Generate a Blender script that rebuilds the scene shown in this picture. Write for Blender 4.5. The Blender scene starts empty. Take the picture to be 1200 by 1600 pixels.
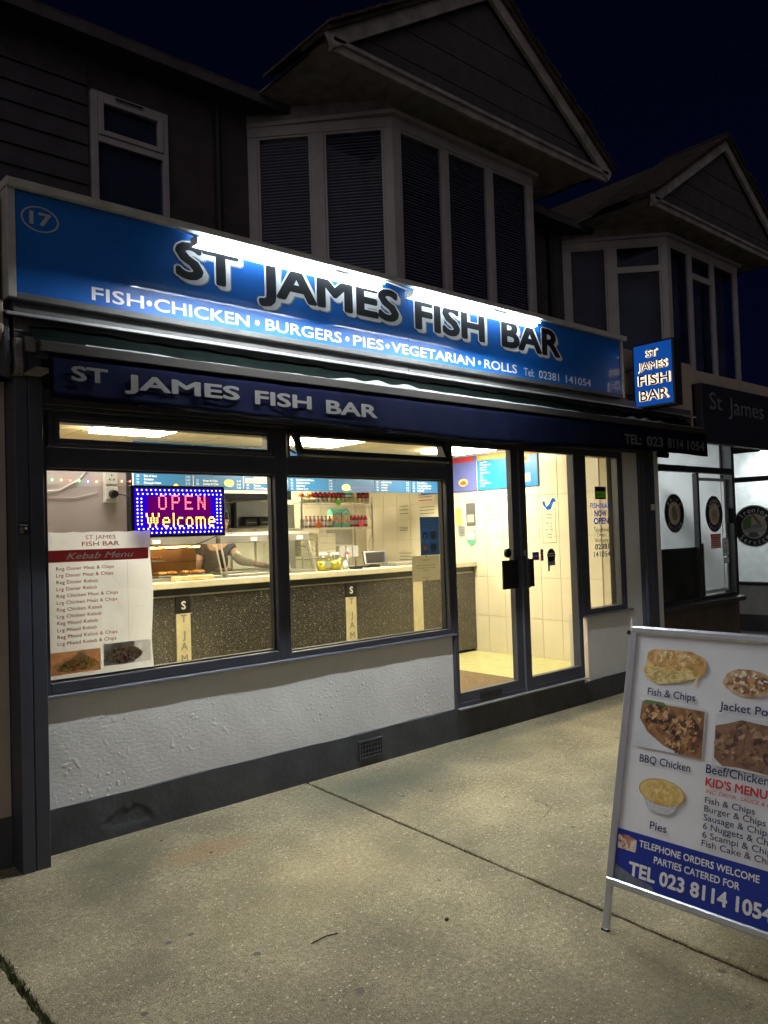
import bpy, bmesh, math, random
from mathutils import Vector, Matrix
random.seed(7)
PI = math.pi
S = bpy.context.scene
COL = S.collection
# ------------------------------------------------------------------ camera, sky, light, exposure
cam = bpy.data.cameras.new('camera'); CAM = bpy.data.objects.new('camera', cam); COL.objects.link(CAM)
F_PX, YAW, PITCH, ROLL = 1224.9, math.radians(41.2646), math.radians(1.6407), math.radians(-1.828)
EYE = Vector((0, -4.3057, 1.62))
fw = Vector((math.sin(YAW)*math.cos(PITCH), math.cos(YAW)*math.cos(PITCH), math.sin(PITCH)))
_r0 = Vector((math.cos(YAW), -math.sin(YAW), 0)); _u0 = _r0.cross(fw)
rt = _r0*math.cos(ROLL)+_u0*math.sin(ROLL); up = -_r0*math.sin(ROLL)+_u0*math.cos(ROLL)
CAM.matrix_world = Matrix(((rt.x, up.x, -fw.x, EYE.x), (rt.y, up.y, -fw.y, EYE.y), (rt.z, up.z, -fw.z, EYE.z), (0, 0, 0, 1)))
cam.sensor_fit = 'VERTICAL'; cam.sensor_height = 24; cam.lens = 24*F_PX/1600
cam.clip_start = .05; cam.clip_end = 500
S.camera = CAM
W = bpy.data.worlds.new('World'); S.world = W; W.use_nodes = True
wn = W.node_tree; bg = wn.nodes['Background']
tc = wn.nodes.new('ShaderNodeTexCoord'); sx = wn.nodes.new('ShaderNodeSeparateXYZ'); cr = wn.nodes.new('ShaderNodeValToRGB')
wn.links.new(tc.outputs['Generated'], sx.inputs[0]); wn.links.new(sx.outputs['Z'], cr.inputs[0]); wn.links.new(cr.outputs[0], bg.inputs[0])
cr.color_ramp.elements[0].color = (.0011, .0020, .0100, 1); cr.color_ramp.elements[1].color = (.0004, .0006, .0038, 1)
cr.color_ramp.elements[1].position = .7
bg.inputs[1].default_value = 1.0
sl = bpy.data.lights.new('sun', 'SUN'); so = bpy.data.objects.new('sun', sl); COL.objects.link(so)
sl.energy = .56; sl.angle = math.radians(110); sl.color = (.98, .90, .92)      # the town's faint glow from behind the viewer
so.rotation_euler = Vector((.82, .50, -.38)).to_track_quat('-Z', 'Y').to_euler()
S.view_settings.view_transform = 'Standard'; S.view_settings.look = 'None'; S.view_settings.gamma = 1
S.view_settings.exposure = 0; S.view_settings.use_curve_mapping = False
LED_POWER, INNER_POWER, PANEL_POWER = 450, 90, 62
try:
    S.cycles.max_bounces = 8; S.cycles.transparent_max_bounces = 16; S.cycles.sample_clamp_indirect = 4; S.cycles.use_denoising = True
    S.cycles.caustics_reflective = False
except Exception: pass

# ------------------------------------------------------------------ helpers
def ray(px, py): return fw + rt*((px-600)/F_PX) + up*((800-py)/F_PX)
def at(px, py, x=None, y=None, z=None):       # the point of a real plane that the photograph shows at px, py
    d = ray(px, py)
    t = (x-EYE.x)/d.x if x is not None else (y-EYE.y)/d.y if y is not None else (z-EYE.z)/d.z
    return EYE + d*t
MATS = {}
def nd(nt, t, **k):
    n = nt.nodes.new('ShaderNode'+t)
    for a, b in k.items():
        if hasattr(n, a): setattr(n, a, b)
    return n
def mat(name, c, rough=.6, metal=0, var=.12, vs=8, bump=.0, bs=60, spec=.5, emit=None, es=0, coat=0):
    """principled with mottled colour and a fine relief"""
    if name in MATS: return MATS[name]
    m = bpy.data.materials.new(name); m.use_nodes = True; nt = m.node_tree; p = nt.nodes['Principled BSDF']
    p.inputs['Roughness'].default_value = rough; p.inputs['Metallic'].default_value = metal
    p.inputs['Specular IOR Level'].default_value = spec
    if coat: p.inputs['Coat Weight'].default_value = coat; p.inputs['Coat Roughness'].default_value = .06
    t = nd(nt, 'TexCoord'); n = nd(nt, 'TexNoise'); n.inputs['Scale'].default_value = vs; n.inputs['Detail'].default_value = 6
    nt.links.new(t.outputs['Object'], n.inputs['Vector'])
    r = nd(nt, 'ValToRGB'); e = r.color_ramp.elements
    e[0].position = .3; e[1].position = .7
    e[0].color = tuple(max(0, v*(1-var)) for v in c)+(1,); e[1].color = tuple(min(1, v*(1+var)) for v in c)+(1,)
    nt.links.new(n.outputs['Fac'], r.inputs[0]); nt.links.new(r.outputs[0], p.inputs['Base Color'])
    if bump:
        b = nd(nt, 'Bump'); b.inputs['Strength'].default_value = bump; b.inputs['Distance'].default_value = .01
        n2 = nd(nt, 'TexNoise'); n2.inputs['Scale'].default_value = bs; n2.inputs['Detail'].default_value = 4
        nt.links.new(t.outputs['Object'], n2.inputs['Vector']); nt.links.new(n2.outputs['Fac'], b.inputs['Height']); nt.links.new(b.outputs[0], p.inputs['Normal'])
    if emit:
        p.inputs['Emission Color'].default_value = (*emit, 1); p.inputs['Emission Strength'].default_value = es
    MATS[name] = m; return m
def speckle(name, base, dark, light, sc, amt_l=.1, amt_d=.1, rough=.8, bump=.4, stain=None, coat=0, blotch=None):
    """stone with scattered light and dark grains"""
    m = bpy.data.materials.new(name); m.use_nodes = True; nt = m.node_tree; p = nt.nodes['Principled BSDF']; L = nt.links.new
    p.inputs['Roughness'].default_value = rough; p.inputs['Coat Weight'].default_value = coat
    t = nd(nt, 'TexCoord'); col = None
    n = nd(nt, 'TexNoise'); n.inputs['Scale'].default_value = 2.2; n.inputs['Detail'].default_value = 8; L(t.outputs['Object'], n.inputs['Vector'])
    r = nd(nt, 'ValToRGB'); r.color_ramp.elements[0].position = .33; r.color_ramp.elements[1].position = .68
    r.color_ramp.elements[0].color = tuple(v*.72 for v in base)+(1,); r.color_ramp.elements[1].color = tuple(min(1, v*1.2) for v in base)+(1,)
    L(n.outputs['Fac'], r.inputs[0]); col = r.outputs[0]
    if stain:
        g1 = nd(nt, 'TexNoise'); g1.inputs['Scale'].default_value = 38; g1.inputs['Detail'].default_value = 8; g1.inputs['Roughness'].default_value = .8; L(t.outputs['Object'], g1.inputs['Vector'])
        g2 = nd(nt, 'MapRange'); g2.inputs[1].default_value = .35; g2.inputs[2].default_value = .65; g2.inputs[3].default_value = .55; g2.inputs[4].default_value = 1.35; L(g1.outputs['Fac'], g2.inputs[0])
        g3 = nd(nt, 'MixRGB', blend_type='MULTIPLY'); g3.inputs[0].default_value = 1; L(col, g3.inputs[1]); L(g2.outputs[0], g3.inputs[2]); col = g3.outputs[0]
    def mixin(fac, c2):
        nonlocal col
        x = nd(nt, 'MixRGB'); L(fac, x.inputs[0]); L(col, x.inputs[1]); x.inputs[2].default_value = (*c2, 1); col = x.outputs[0]
    hs = []
    for i, (s, a, c2) in enumerate(((sc, amt_d, dark), (sc*.75, amt_l, light), (sc*.38, amt_l*.5, light), (sc*1.9, amt_l*1.3, light))):
        v = nd(nt, 'TexVoronoi'); v.inputs['Scale'].default_value = s
        mp = nd(nt, 'Mapping'); mp.inputs['Location'].default_value = (3.1*i, 1.7*i, .9*i); mp.inputs['Rotation'].default_value = (0, 0, .7*i); mp.inputs['Scale'].default_value = (1, 1+.35*i, 1)
        L(t.outputs['Object'], mp.inputs[0]); L(mp.outputs[0], v.inputs['Vector'])
        h = nd(nt, 'SeparateColor'); L(v.outputs['Color'], h.inputs[0])
        c = nd(nt, 'Math', operation='LESS_THAN'); L(h.outputs[0], c.inputs[0]); c.inputs[1].default_value = a
        d = nd(nt, 'MapRange'); L(v.outputs['Distance'], d.inputs[0]); d.inputs[1].default_value = .25; d.inputs[2].default_value = .45; d.inputs[3].default_value = 1; d.inputs[4].default_value = 0
        q = nd(nt, 'Math', operation='MULTIPLY'); L(c.outputs[0], q.inputs[0]); L(d.outputs[0], q.inputs[1])
        mixin(q.outputs[0], c2); hs.append(q.outputs[0])
    if stain:
        n4 = nd(nt, 'TexNoise'); n4.inputs['Scale'].default_value = .9; n4.inputs['Detail'].default_value = 10; n4.inputs['Roughness'].default_value = .65; L(t.outputs['Object'], n4.inputs['Vector'])
        r4 = nd(nt, 'MapRange'); L(n4.outputs['Fac'], r4.inputs[0]); r4.inputs[1].default_value = .5; r4.inputs[2].default_value = .72; r4.inputs[4].default_value = .8
        mixin(r4.outputs[0], stain)
    for (cx, cy, rad, c2, a) in (blotch or []):
        mp = nd(nt, 'Mapping'); mp.inputs['Location'].default_value = (-cx/rad, -cy/(rad*.55), 0); mp.inputs['Scale'].default_value = (1/rad, 1/(rad*.55), 0)
        g = nd(nt, 'TexGradient', gradient_type='SPHERICAL'); L(t.outputs['Object'], mp.inputs[0]); L(mp.outputs[0], g.inputs[0])
        mm = nd(nt, 'Math', operation='MULTIPLY'); L(g.outputs['Fac'], mm.inputs[0]); mm.inputs[1].default_value = a
        n5 = nd(nt, 'Math', operation='MULTIPLY'); L(mm.outputs[0], n5.inputs[0]); L(n.outputs['Fac'], n5.inputs[1]); mixin(n5.outputs[0], c2)
    L(col, p.inputs['Base Color'])
    n3 = nd(nt, 'TexNoise'); n3.inputs['Scale'].default_value = sc*.9; n3.inputs['Detail'].default_value = 5; L(t.outputs['Object'], n3.inputs['Vector'])
    ad = nd(nt, 'Math', operation='ADD'); L(n3.outputs['Fac'], ad.inputs[0]); L(hs[1], ad.inputs[1])
    b = nd(nt, 'Bump'); b.inputs['Strength'].default_value = bump; b.inputs['Distance'].default_value = .006; L(ad.outputs[0], b.inputs['Height']); L(b.outputs[0], p.inputs['Normal'])
    MATS[name] = m; return m
def glow(name, c, s):
    m = bpy.data.materials.new(name); m.use_nodes = True; nt = m.node_tree; nt.nodes.clear()
    e = nd(nt, 'Emission'); o = nd(nt, 'OutputMaterial'); e.inputs[0].default_value = (*c, 1); e.inputs[1].default_value = s
    nt.links.new(e.outputs[0], o.inputs[0]); MATS[name] = m; return m
def glass(name, tint=(.96, .98, .97), ior=1.45, dirt=.03):
    m = bpy.data.materials.new(name); m.use_nodes = True; nt = m.node_tree; nt.nodes.clear(); L = nt.links.new
    o = nd(nt, 'OutputMaterial'); tr = nd(nt, 'BsdfTransparent'); gl = nd(nt, 'BsdfGlossy'); fr = nd(nt, 'Fresnel'); mx = nd(nt, 'MixShader')
    tr.inputs[0].default_value = (*tint, 1); gl.inputs['Roughness'].default_value = .005
    ge = nd(nt, 'NewGeometry'); mr = nd(nt, 'MapRange'); mr.inputs[3].default_value = ior; mr.inputs[4].default_value = 1/ior; L(ge.outputs['Backfacing'], mr.inputs[0]); L(mr.outputs[0], fr.inputs[0])
    L(fr.outputs[0], mx.inputs[0]); L(tr.outputs[0], mx.inputs[1]); L(gl.outputs[0], mx.inputs[2])
    df = nd(nt, 'BsdfDiffuse'); df.inputs[0].default_value = (.6, .6, .58, 1); m2 = nd(nt, 'MixShader'); n = nd(nt, 'TexNoise'); n.inputs['Scale'].default_value = 2.5; n.inputs['Detail'].default_value = 6
    t = nd(nt, 'TexCoord'); L(t.outputs['Object'], n.inputs['Vector']); mu = nd(nt, 'MapRange'); mu.inputs[1].default_value = .45; mu.inputs[2].default_value = .8; mu.inputs[4].default_value = dirt
    L(n.outputs['Fac'], mu.inputs[0]); L(mu.outputs[0], m2.inputs[0]); L(mx.outputs[0], m2.inputs[1]); L(df.outputs[0], m2.inputs[2]); L(m2.outputs[0], o.inputs[0])
    MATS[name] = m; return m
def mottle(name, cols, sc, rough=.6, detail=4, stretch=(1, 1, 1), dist=1.2):
    """flat print of food: colours of a ramp spread by noise"""
    m = bpy.data.materials.new(name); m.use_nodes = True; nt = m.node_tree; p = nt.nodes['Principled BSDF']; L = nt.links.new
    p.inputs['Roughness'].default_value = rough
    t = nd(nt, 'TexCoord'); mp = nd(nt, 'Mapping'); mp.inputs['Scale'].default_value = stretch; n = nd(nt, 'TexNoise'); n.inputs['Scale'].default_value = sc; n.inputs['Detail'].default_value = detail; n.inputs['Distortion'].default_value = dist
    L(t.outputs['Object'], mp.inputs[0]); L(mp.outputs[0], n.inputs['Vector']); r = nd(nt, 'ValToRGB'); e = r.color_ramp.elements
    k = len(cols); e[0].position = .3; e[1].position = .7; e[0].color = (*cols[0], 1); e[1].color = (*cols[-1], 1)
    for i in range(1, k-1):
        q = e.new(.3+.4*i/(k-1)); q.color = (*cols[i], 1)
    L(n.outputs['Fac'], r.inputs[0]); L(r.outputs[0], p.inputs['Base Color']); MATS[name] = m; return m

def link(name, me, m=None, parent=None):
    o = bpy.data.objects.new(name, me); COL.objects.link(o)
    if m and me: me.materials.append(m)
    if parent: o.parent = parent
    return o
def empty(name, loc=(0, 0, 0)):
    # anchors stay at the world origin so that part meshes keep world coordinates
    o = bpy.data.objects.new(name, None); o.empty_display_size = .1; COL.objects.link(o); return o
def tag(o, label=None, cat=None, group=None, kind=None):
    if label: o['label'] = label
    if cat: o['category'] = cat
    if group: o['group'] = group
    if kind: o['kind'] = kind
    return o
def thing(name, label, cat, group=None): return tag(empty(name), label, cat, group)
class MB:
    def __init__(s): s.v = []; s.f = []
    def quadbox(s, p):     # 8 corners: bottom 4, top 4
        b = len(s.v); s.v += [tuple(q) for q in p]
        s.f += [tuple(b+i for i in f) for f in ((3, 2, 1, 0), (4, 5, 6, 7), (0, 1, 5, 4), (1, 2, 6, 5), (2, 3, 7, 6), (3, 0, 4, 7))]; return s
    def box(s, x0, x1, y0, y1, z0, z1):
        return s.quadbox([(x0, y0, z0), (x1, y0, z0), (x1, y1, z0), (x0, y1, z0), (x0, y0, z1), (x1, y0, z1), (x1, y1, z1), (x0, y1, z1)])
    def tube(s, a, b, r, n=10, r2=None, cap=True):
        a = Vector(a); b = Vector(b); d = (b-a).normalized(); u = d.orthogonal().normalized(); w = d.cross(u); k = len(s.v); r2 = r if r2 is None else r2
        for (c, q) in ((a, r), (b, r2)):
            for i in range(n): s.v.append(tuple(c+(u*math.cos(2*PI*i/n)+w*math.sin(2*PI*i/n))*q))
        for i in range(n): s.f.append((k+i, k+(i+1) % n, k+n+(i+1) % n, k+n+i))
        if cap: s.f.append(tuple(k+n-1-i for i in range(n))); s.f.append(tuple(k+n+i for i in range(n)))
        return s
    def path(s, pts, r, n=6):
        for a, b in zip(pts, pts[1:]): s.tube(a, b, r, n)
        return s
    def prism(s, pts, axis, a, b):      # outline in the other two axes, extruded a..b along axis
        k = len(s.v); n = len(pts)
        for c in (a, b):
            for (u, w) in pts: s.v.append({'x': (c, u, w), 'y': (u, c, w), 'z': (u, w, c)}[axis])
        for i in range(n): s.f.append((k+i, k+(i+1) % n, k+n+(i+1) % n, k+n+i))
        s.f.append(tuple(k+n-1-i for i in range(n))); s.f.append(tuple(k+n+i for i in range(n))); return s
    def lathe(s, c, prof, n=14):        # prof (r, z) from the bottom up
        k = len(s.v); c = Vector(c)
        for (r, z) in prof:
            for i in range(n): s.v.append((c.x+r*math.cos(2*PI*i/n), c.y+r*math.sin(2*PI*i/n), c.z+z))
        for j in range(len(prof)-1):
            for i in range(n): s.f.append((k+j*n+i, k+j*n+(i+1) % n, k+(j+1)*n+(i+1) % n, k+(j+1)*n+i))
        s.f.append(tuple(k+n-1-i for i in range(n))); s.f.append(tuple(k+(len(prof)-1)*n+i for i in range(n))); return s
    def ball(s, c, r, n=8, sq=(1, 1, 1)):
        k = len(s.v); m = n//2+1
        for j in range(m+1):
            th = PI*j/m
            for i in range(n): s.v.append((c[0]+r*sq[0]*math.sin(th)*math.cos(2*PI*i/n), c[1]+r*sq[1]*math.sin(th)*math.sin(2*PI*i/n), c[2]+r*sq[2]*math.cos(th)))
        for j in range(m):
            for i in range(n): s.f.append((k+j*n+i, k+(j+1)*n+i, k+(j+1)*n+(i+1) % n, k+j*n+(i+1) % n))
        return s
    def face(s, pts):
        k = len(s.v); s.v += [tuple(p) for p in pts]; s.f.append(tuple(range(k, k+len(pts)))); return s
    def mesh(s, name, bevel=0, smooth=False):
        me = bpy.data.meshes.new(name); me.from_pydata(s.v, [], s.f); me.update()
        bm = bmesh.new(); bm.from_mesh(me); bmesh.ops.recalc_face_normals(bm, faces=bm.faces)
        if bevel: bmesh.ops.bevel(bm, geom=[e for e in bm.edges if len(e.link_faces) == 2 and e.calc_face_angle(0) > .6], offset=bevel, segments=1, affect='EDGES', clamp_overlap=True)
        bm.to_mesh(me); bm.free()
        if smooth: me.shade_smooth()
        return me
    def build(s, name, m, parent=None, bevel=0, smooth=False, cut=False): return link(name, s.mesh(name, bevel, smooth), m, parent)
def box(name, m, x0, x1, y0, y1, z0, z1, parent=None, bevel=.002): return MB().box(x0, x1, y0, y1, z0, z1).build(name, m, parent, bevel)
def frame(x0, x1, z0, z1, y0, y1, w, extra=()):     # rectangular frame in an xz plane; extra: (orientation, position, width)
    b = MB().box(x0, x0+w, y0, y1, z0, z1).box(x1-w, x1, y0, y1, z0, z1).box(x0+w, x1-w, y0, y1, z0, z0+w).box(x0+w, x1-w, y0, y1, z1-w, z1)
    for (o, p, q) in extra:
        if o == 'v': b.box(p-q/2, p+q/2, y0, y1, z0+w, z1-w)
        else: b.box(x0+w, x1-w, y0, y1, p-q/2, p+q/2)
    return b
# lettering -------------------------------------------------------
_caps = {}
def glyphs(s, off=0., spacing=1., shear=0., res=3):
    c = bpy.data.curves.new('t', 'FONT'); c.body = s; c.size = 1; c.offset = off; c.space_character = spacing; c.shear = shear; c.resolution_u = res
    c.align_x = 'LEFT'; o = bpy.data.objects.new('t', c); COL.objects.link(o)
    dg = bpy.context.evaluated_depsgraph_get(); me = bpy.data.meshes.new_from_object(o.evaluated_get(dg))
    v = [tuple(q.co)[:2] for q in me.vertices]; f = [tuple(p.vertices) for p in me.polygons]
    bpy.data.objects.remove(o); bpy.data.curves.remove(c); bpy.data.meshes.remove(me); return v, f
def cap(off):
    if off not in _caps:
        v, f = glyphs('H', off); _caps[off] = (min(q[1] for q in v), max(q[1] for q in v))
    return _caps[off]
ORD = ['leftmost', 'second', 'third', 'fourth', 'fifth', 'sixth', 'seventh', 'eighth', 'ninth', 'tenth', 'eleventh', 'twelfth', 'thirteenth', 'fourteenth', 'fifteenth', 'sixteenth']
class Plane:
    """a real flat surface: origin, across, up, outward"""
    def __init__(s, o, u, v, parent): s.o = Vector(o); s.u = Vector(u).normalized(); s.v = Vector(v).normalized(); s.n = s.u.cross(s.v); s.parent = parent
    def p(s, a, b, c=0): return s.o+s.u*a+s.v*b+s.n*c
    def flat(s, name, pts, m, lift=.001, parent=None):
        return MB().face([s.p(a, b, lift) for a, b in pts]).build(name, m, parent or s.parent)
    def rect(s, name, a0, a1, b0, b1, m, lift=.001, parent=None): return s.flat(name, [(a0, b0), (a1, b0), (a1, b1), (a0, b1)], m, lift, parent)
    def text(s, txt, a0, b0, h, m, a1=None, off=.0, lift=.002, spacing=1., shear=0., centre=None, slope=0., name='lettering', parent=None, gap=None, xs=1.):
        lines = [(txt, a0, b0)] if isinstance(txt, str) else txt
        V = []; Fc = []
        for ln in lines:
            (t, la, lb) = ln[:3]; w1 = ln[3] if len(ln) > 3 else a1
            v, f = glyphs(t, 0, spacing, shear)
            if not v: continue
            c0, c1 = cap(0); c0 -= off; c1 += off; k = h/(c1-c0); x0 = min(q[0] for q in v)-off; x1 = max(q[0] for q in v)+off
            kx = (w1-la)/(x1-x0) if w1 is not None else k*xs
            st = la-(x1-x0)*kx/2 if centre else la
            nc = 1 if off <= 0 else (4 if off < .03 else 12)
            for c in range(nc):                     # weight comes from slightly shifted copies, each a hair prouder
                ox, oy = (0, 0) if nc == 1 else (off*math.cos(2*PI*(c+.5)/nc), off*math.sin(2*PI*(c+.5)/nc)); n0 = len(V)
                for q in v:
                    a = st+(q[0]+ox-x0)*kx; V.append(s.p(a, lb+(q[1]+oy-c0)*k+slope*(a-la), lift+.00003*c))
                Fc += [tuple(i+n0 for i in ff) for ff in f]
        me = bpy.data.meshes.new(name); me.from_pydata([tuple(q) for q in V], [], Fc); me.update()
        return link(name, me, m, parent or s.parent)
    def arc(s, txt, ca, cb, r, h, ang0, ang1, m, off=.02, lift=.003, flip=False, ry=1., parent=None):
        V = []; Fc = []; n = len(txt); c0, c1 = cap(0); k = h/(c1-c0)
        for i, ch in enumerate(txt):
            v, f = glyphs(ch, 0)
            if not v: continue
            th = ang0+(ang1-ang0)*i/(n-1); x0 = min(q[0] for q in v); x1 = max(q[0] for q in v); n0 = len(V)
            for q in v:
                a = (q[0]-(x0+x1)/2)*k*.95; b = (q[1]-c0)*k; rr = r+b if not flip else r-b+h*.0
                t2 = th-a/r if not flip else th+a/r
                V.append(s.p(ca+rr*math.cos(t2), cb+rr*math.sin(t2)*ry, lift))
            Fc += [tuple(j+n0 for j in ff) for ff in f]
        me = bpy.data.meshes.new('lettering'); me.from_pydata([tuple(q) for q in V], [], Fc); me.update(); return link('lettering', me, m, parent or s.parent)
    def disc(s, name, ca, cb, r, m, lift=.001, ry=1., r0=0, n=36, parent=None):
        b = MB()
        for i in range(n):
            t0, t1 = 2*PI*i/n, 2*PI*(i+1)/n
            q = [s.p(ca+r*math.cos(t), cb+r*ry*math.sin(t), lift) for t in (t0, t1)]
            if r0: b.face([s.p(ca+r0*math.cos(t0), cb+r0*ry*math.sin(t0), lift)]+q+[s.p(ca+r0*math.cos(t1), cb+r0*ry*math.sin(t1), lift)])
            else: b.face([s.p(ca, cb, lift)]+q)
        return b.build(name, m, parent or s.parent)
def front(y, parent): return Plane((0, y, 0), (1, 0, 0), (0, 0, 1), parent)     # u = x, v = z, facing the street
def scatter(q, cx, cz, rx, rz, n, cols, size, lift, seed, key, tl=0, mask=None, name='food_print'):
    rr = random.Random(seed); bs = [MB() for _ in cols]
    for i in range(n):
        while True:
            u, w = rr.uniform(-1, 1), rr.uniform(-1, 1)
            if u*u+w*w < 1 and (mask is None or mask(u, w)): break
        k = rr.randrange(len(cols)); s = size*rr.uniform(.4, 1.2); an = rr.uniform(0, PI); e = rr.uniform(.25, .8); bend = rr.uniform(-.4, .4); pts = []
        for j in range(8):
            t = 2*PI*j/8; a = s*math.cos(t)*(1+rr.uniform(-.2, .2)); b = s*e*math.sin(t)*(1+rr.uniform(-.2, .2))+bend*a*a/s
            pts.append(q.p(cx+u*rx+a*math.cos(an)-b*math.sin(an), cz+w*rz+a*math.sin(an)+b*math.cos(an), lift+.000012*i))
        bs[k].face(pts)
    for k, b in enumerate(bs):
        if not b.f: continue
        first = key+str(k) not in MATS; m = mat(key+str(k), cols[k], .6, var=.3, vs=45)
        if first and tl: translucent(m, tl)
        tag(b.build(name, m, q.parent), kind='stuff')
def blob(cx, cy, rx, ry, n=18, j=.12, seed=1):
    rr = random.Random(seed); return [(cx+rx*math.cos(2*PI*i/n)*(1+rr.uniform(-j, j)), cy+ry*math.sin(2*PI*i/n)*(1+rr.uniform(-j, j))) for i in range(n)]

# ------------------------------------------------------------------ materials
M_frame = mat('anthracite aluminium', (.050, .053, .070), .42, spec=.4, var=.08, bump=.05, bs=200)
M_framed = mat('dark rubber', (.012, .012, .016), .6)
M_white = mat('white plaster', (.62, .62, .63), .7, vs=3, var=.1, bump=.35, bs=26)
M_plinth = mat('dark grey masonry paint', (.055, .057, .062), .62, vs=5, var=.25, bump=.3, bs=35)
M_beige = mat('beige masonry paint', (.42, .34, .27), .85, vs=3, var=.12, bump=.2, bs=70)
M_blue = mat('blue vinyl sign face', (.008, .12, .46), .38, vs=2, var=.12, spec=.35, coat=.7, bump=.03, bs=7)
M_cream = mat('weathered white metal', (.42, .40, .36), .5, vs=9, var=.18, bump=.1)
M_steelg = mat('grey painted steel', (.085, .085, .08), .6, vs=7, var=.2, bump=.1)
M_lip = mat('pale aluminium', (.40, .40, .39), .4, metal=.5, vs=12, var=.12)
M_alu = mat('brushed aluminium', (.62, .63, .66), .34, metal=.75, vs=20, var=.08, bump=.04, bs=300)
M_black = mat('black vinyl', (.012, .012, .014), .35, var=.3, vs=14)
M_wh = mat('white vinyl', (.80, .80, .80), .5, var=.04)
M_letg = mat('pale grey printed letters', (.42, .41, .40), .7, var=.08)
M_navy = mat('navy awning cloth', (.0016, .0026, .0115), .95, spec=.05, var=.25, vs=6, bump=.25, bs=400)
M_green = mat('dark green awning cloth', (.0022, .0042, .0036), .95, spec=.02, var=.3, vs=9, bump=.3, bs=90)
M_upvc = mat('old white window plastic', (.42, .38, .37), .55, vs=5, var=.12)
M_wallup = mat('dark rendered upper wall', (.07, .055, .06), .9, vs=4, var=.25, bump=.3, bs=60)
M_board = mat('brown weatherboard', (.062, .055, .062), .9, vs=5, var=.2, bump=.1, bs=30)
M_plup = mat('flaking pale plaster', (.30, .27, .25), .9, vs=6, var=.35, bump=.5, bs=18)
M_tile = mat('dark clay roof tile', (.05, .035, .03), .9, vs=9, var=.4, bump=.5, bs=30)
M_blind = mat('grey slatted blind', (.20, .19, .22), .7, var=.08)
M_night = mat('dark room shade', (.03, .035, .06), .8)
M_curtain = mat('drawn curtain', (.055, .06, .09), .9, vs=3, var=.3)
M_cwall = mat('cream wall tile', (.80, .74, .58), .22, vs=1.5, var=.05, spec=.5)
M_grout = mat('grout', (.66, .59, .43), .9)
M_ceil = mat('cream ceiling tile', (.86, .74, .50), .9, vs=2, var=.05, bump=.1, bs=150)
M_ceilg = mat('ceiling grid', (.62, .54, .38), .6)
M_floor = mat('yellow vinyl floor', (.62, .60, .30), .35, vs=9, var=.1)
M_matt = mat('brown entrance mat', (.20, .14, .08), .95, vs=60, var=.5, bump=.5, bs=200)
M_lilac = mat('lilac grey wall', (.50, .44, .45), .75, vs=2.5, var=.1, bump=.1, bs=25)
M_steel = mat('stainless steel', (.62, .60, .55), .3, metal=.8, vs=6, var=.12)
M_steel2 = mat('dull steel', (.36, .35, .33), .4, metal=.6, vs=5, var=.2)
M_worktop = mat('pale worktop', (.68, .63, .48), .3, vs=8, var=.1)
M_ltblue = mat('menu blue', (.015, .11, .30), .4, var=.1, vs=2)
M_paper = mat('paper', (.80, .84, .92), .7, vs=5, var=.06, bump=.25, bs=14)
M_paperc = mat('cream paper', (.72, .68, .50), .7, vs=5, var=.06)
M_kred = mat('menu red', (.62, .05, .06), .6, var=.06)
M_ink = mat('maroon ink', (.45, .015, .03), .6, var=.1)
M_inkg = mat('grey ink', (.16, .15, .14), .6)
M_inkb = mat('blue ink', (.02, .16, .80), .5)
M_inkn = mat('navy ink', (.03, .06, .35), .5)
M_brown = mat('dark brown render', (.075, .055, .04), .9, vs=4, var=.3, bump=.25)
M_skin = mat('skin', (.62, .34, .24), .5, var=.08)
M_orange = mat('orange price star', (1, .22, .03), .5); M_pink = mat('pink price star', (.95, .08, .16), .5); M_lime = mat('green price star', (.2, .8, .08), .5)
M_granite = speckle('speckled granite', (.035, .033, .033), (.006, .006, .006), (.50, .48, .42), 260, .13, .25, rough=.25, bump=.05, coat=.3)
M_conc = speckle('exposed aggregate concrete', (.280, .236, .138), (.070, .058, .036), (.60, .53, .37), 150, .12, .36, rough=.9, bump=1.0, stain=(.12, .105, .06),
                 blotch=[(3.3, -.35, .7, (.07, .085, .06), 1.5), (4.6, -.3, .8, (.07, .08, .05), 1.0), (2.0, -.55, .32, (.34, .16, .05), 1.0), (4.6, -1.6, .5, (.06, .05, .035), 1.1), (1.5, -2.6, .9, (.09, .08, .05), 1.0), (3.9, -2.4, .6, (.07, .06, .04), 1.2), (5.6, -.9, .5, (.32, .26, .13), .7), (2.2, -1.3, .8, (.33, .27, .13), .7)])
M_soil = mat('joint dirt', (.035, .03, .018), .95, vs=30, var=.6, bump=.6, bs=90)
M_moss = mat('moss and weeds', (.10, .12, .035), .9, vs=30, var=.5)
G_shop = glass('shop glass', dirt=.025); G_up = glass('upstairs glass', (.85, .88, .95), ior=1.2, dirt=.01); G_case = glass('cabinet glass', dirt=.05)
E_tube = glow('white led tube', (.88, .95, 1), LED_POWER); E_panel = glow('ceiling light panel', (1, .85, .58), PANEL_POWER); E_fill_panel = glow('added dim fill panel', (1, .88, .72), PANEL_POWER*.22); E_warm = glow('heat lamp', (1, .50, .16), 9)
E_cool = glow('cool ceiling tube', (.93, .98, 1), 115)
def translucent(m, f):
    nt = m.node_tree; p = nt.nodes['Principled BSDF']; o = [n for n in nt.nodes if n.type == 'OUTPUT_MATERIAL'][0]; t = nd(nt, 'BsdfTranslucent'); mx = nd(nt, 'MixShader'); mx.inputs[0].default_value = f
    src = p.inputs['Base Color'].links[0].from_socket; nt.links.new(src, t.inputs[0]); nt.links.new(p.outputs[0], mx.inputs[1]); nt.links.new(t.outputs[0], mx.inputs[2]); nt.links.new(mx.outputs[0], o.inputs[0])
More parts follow.
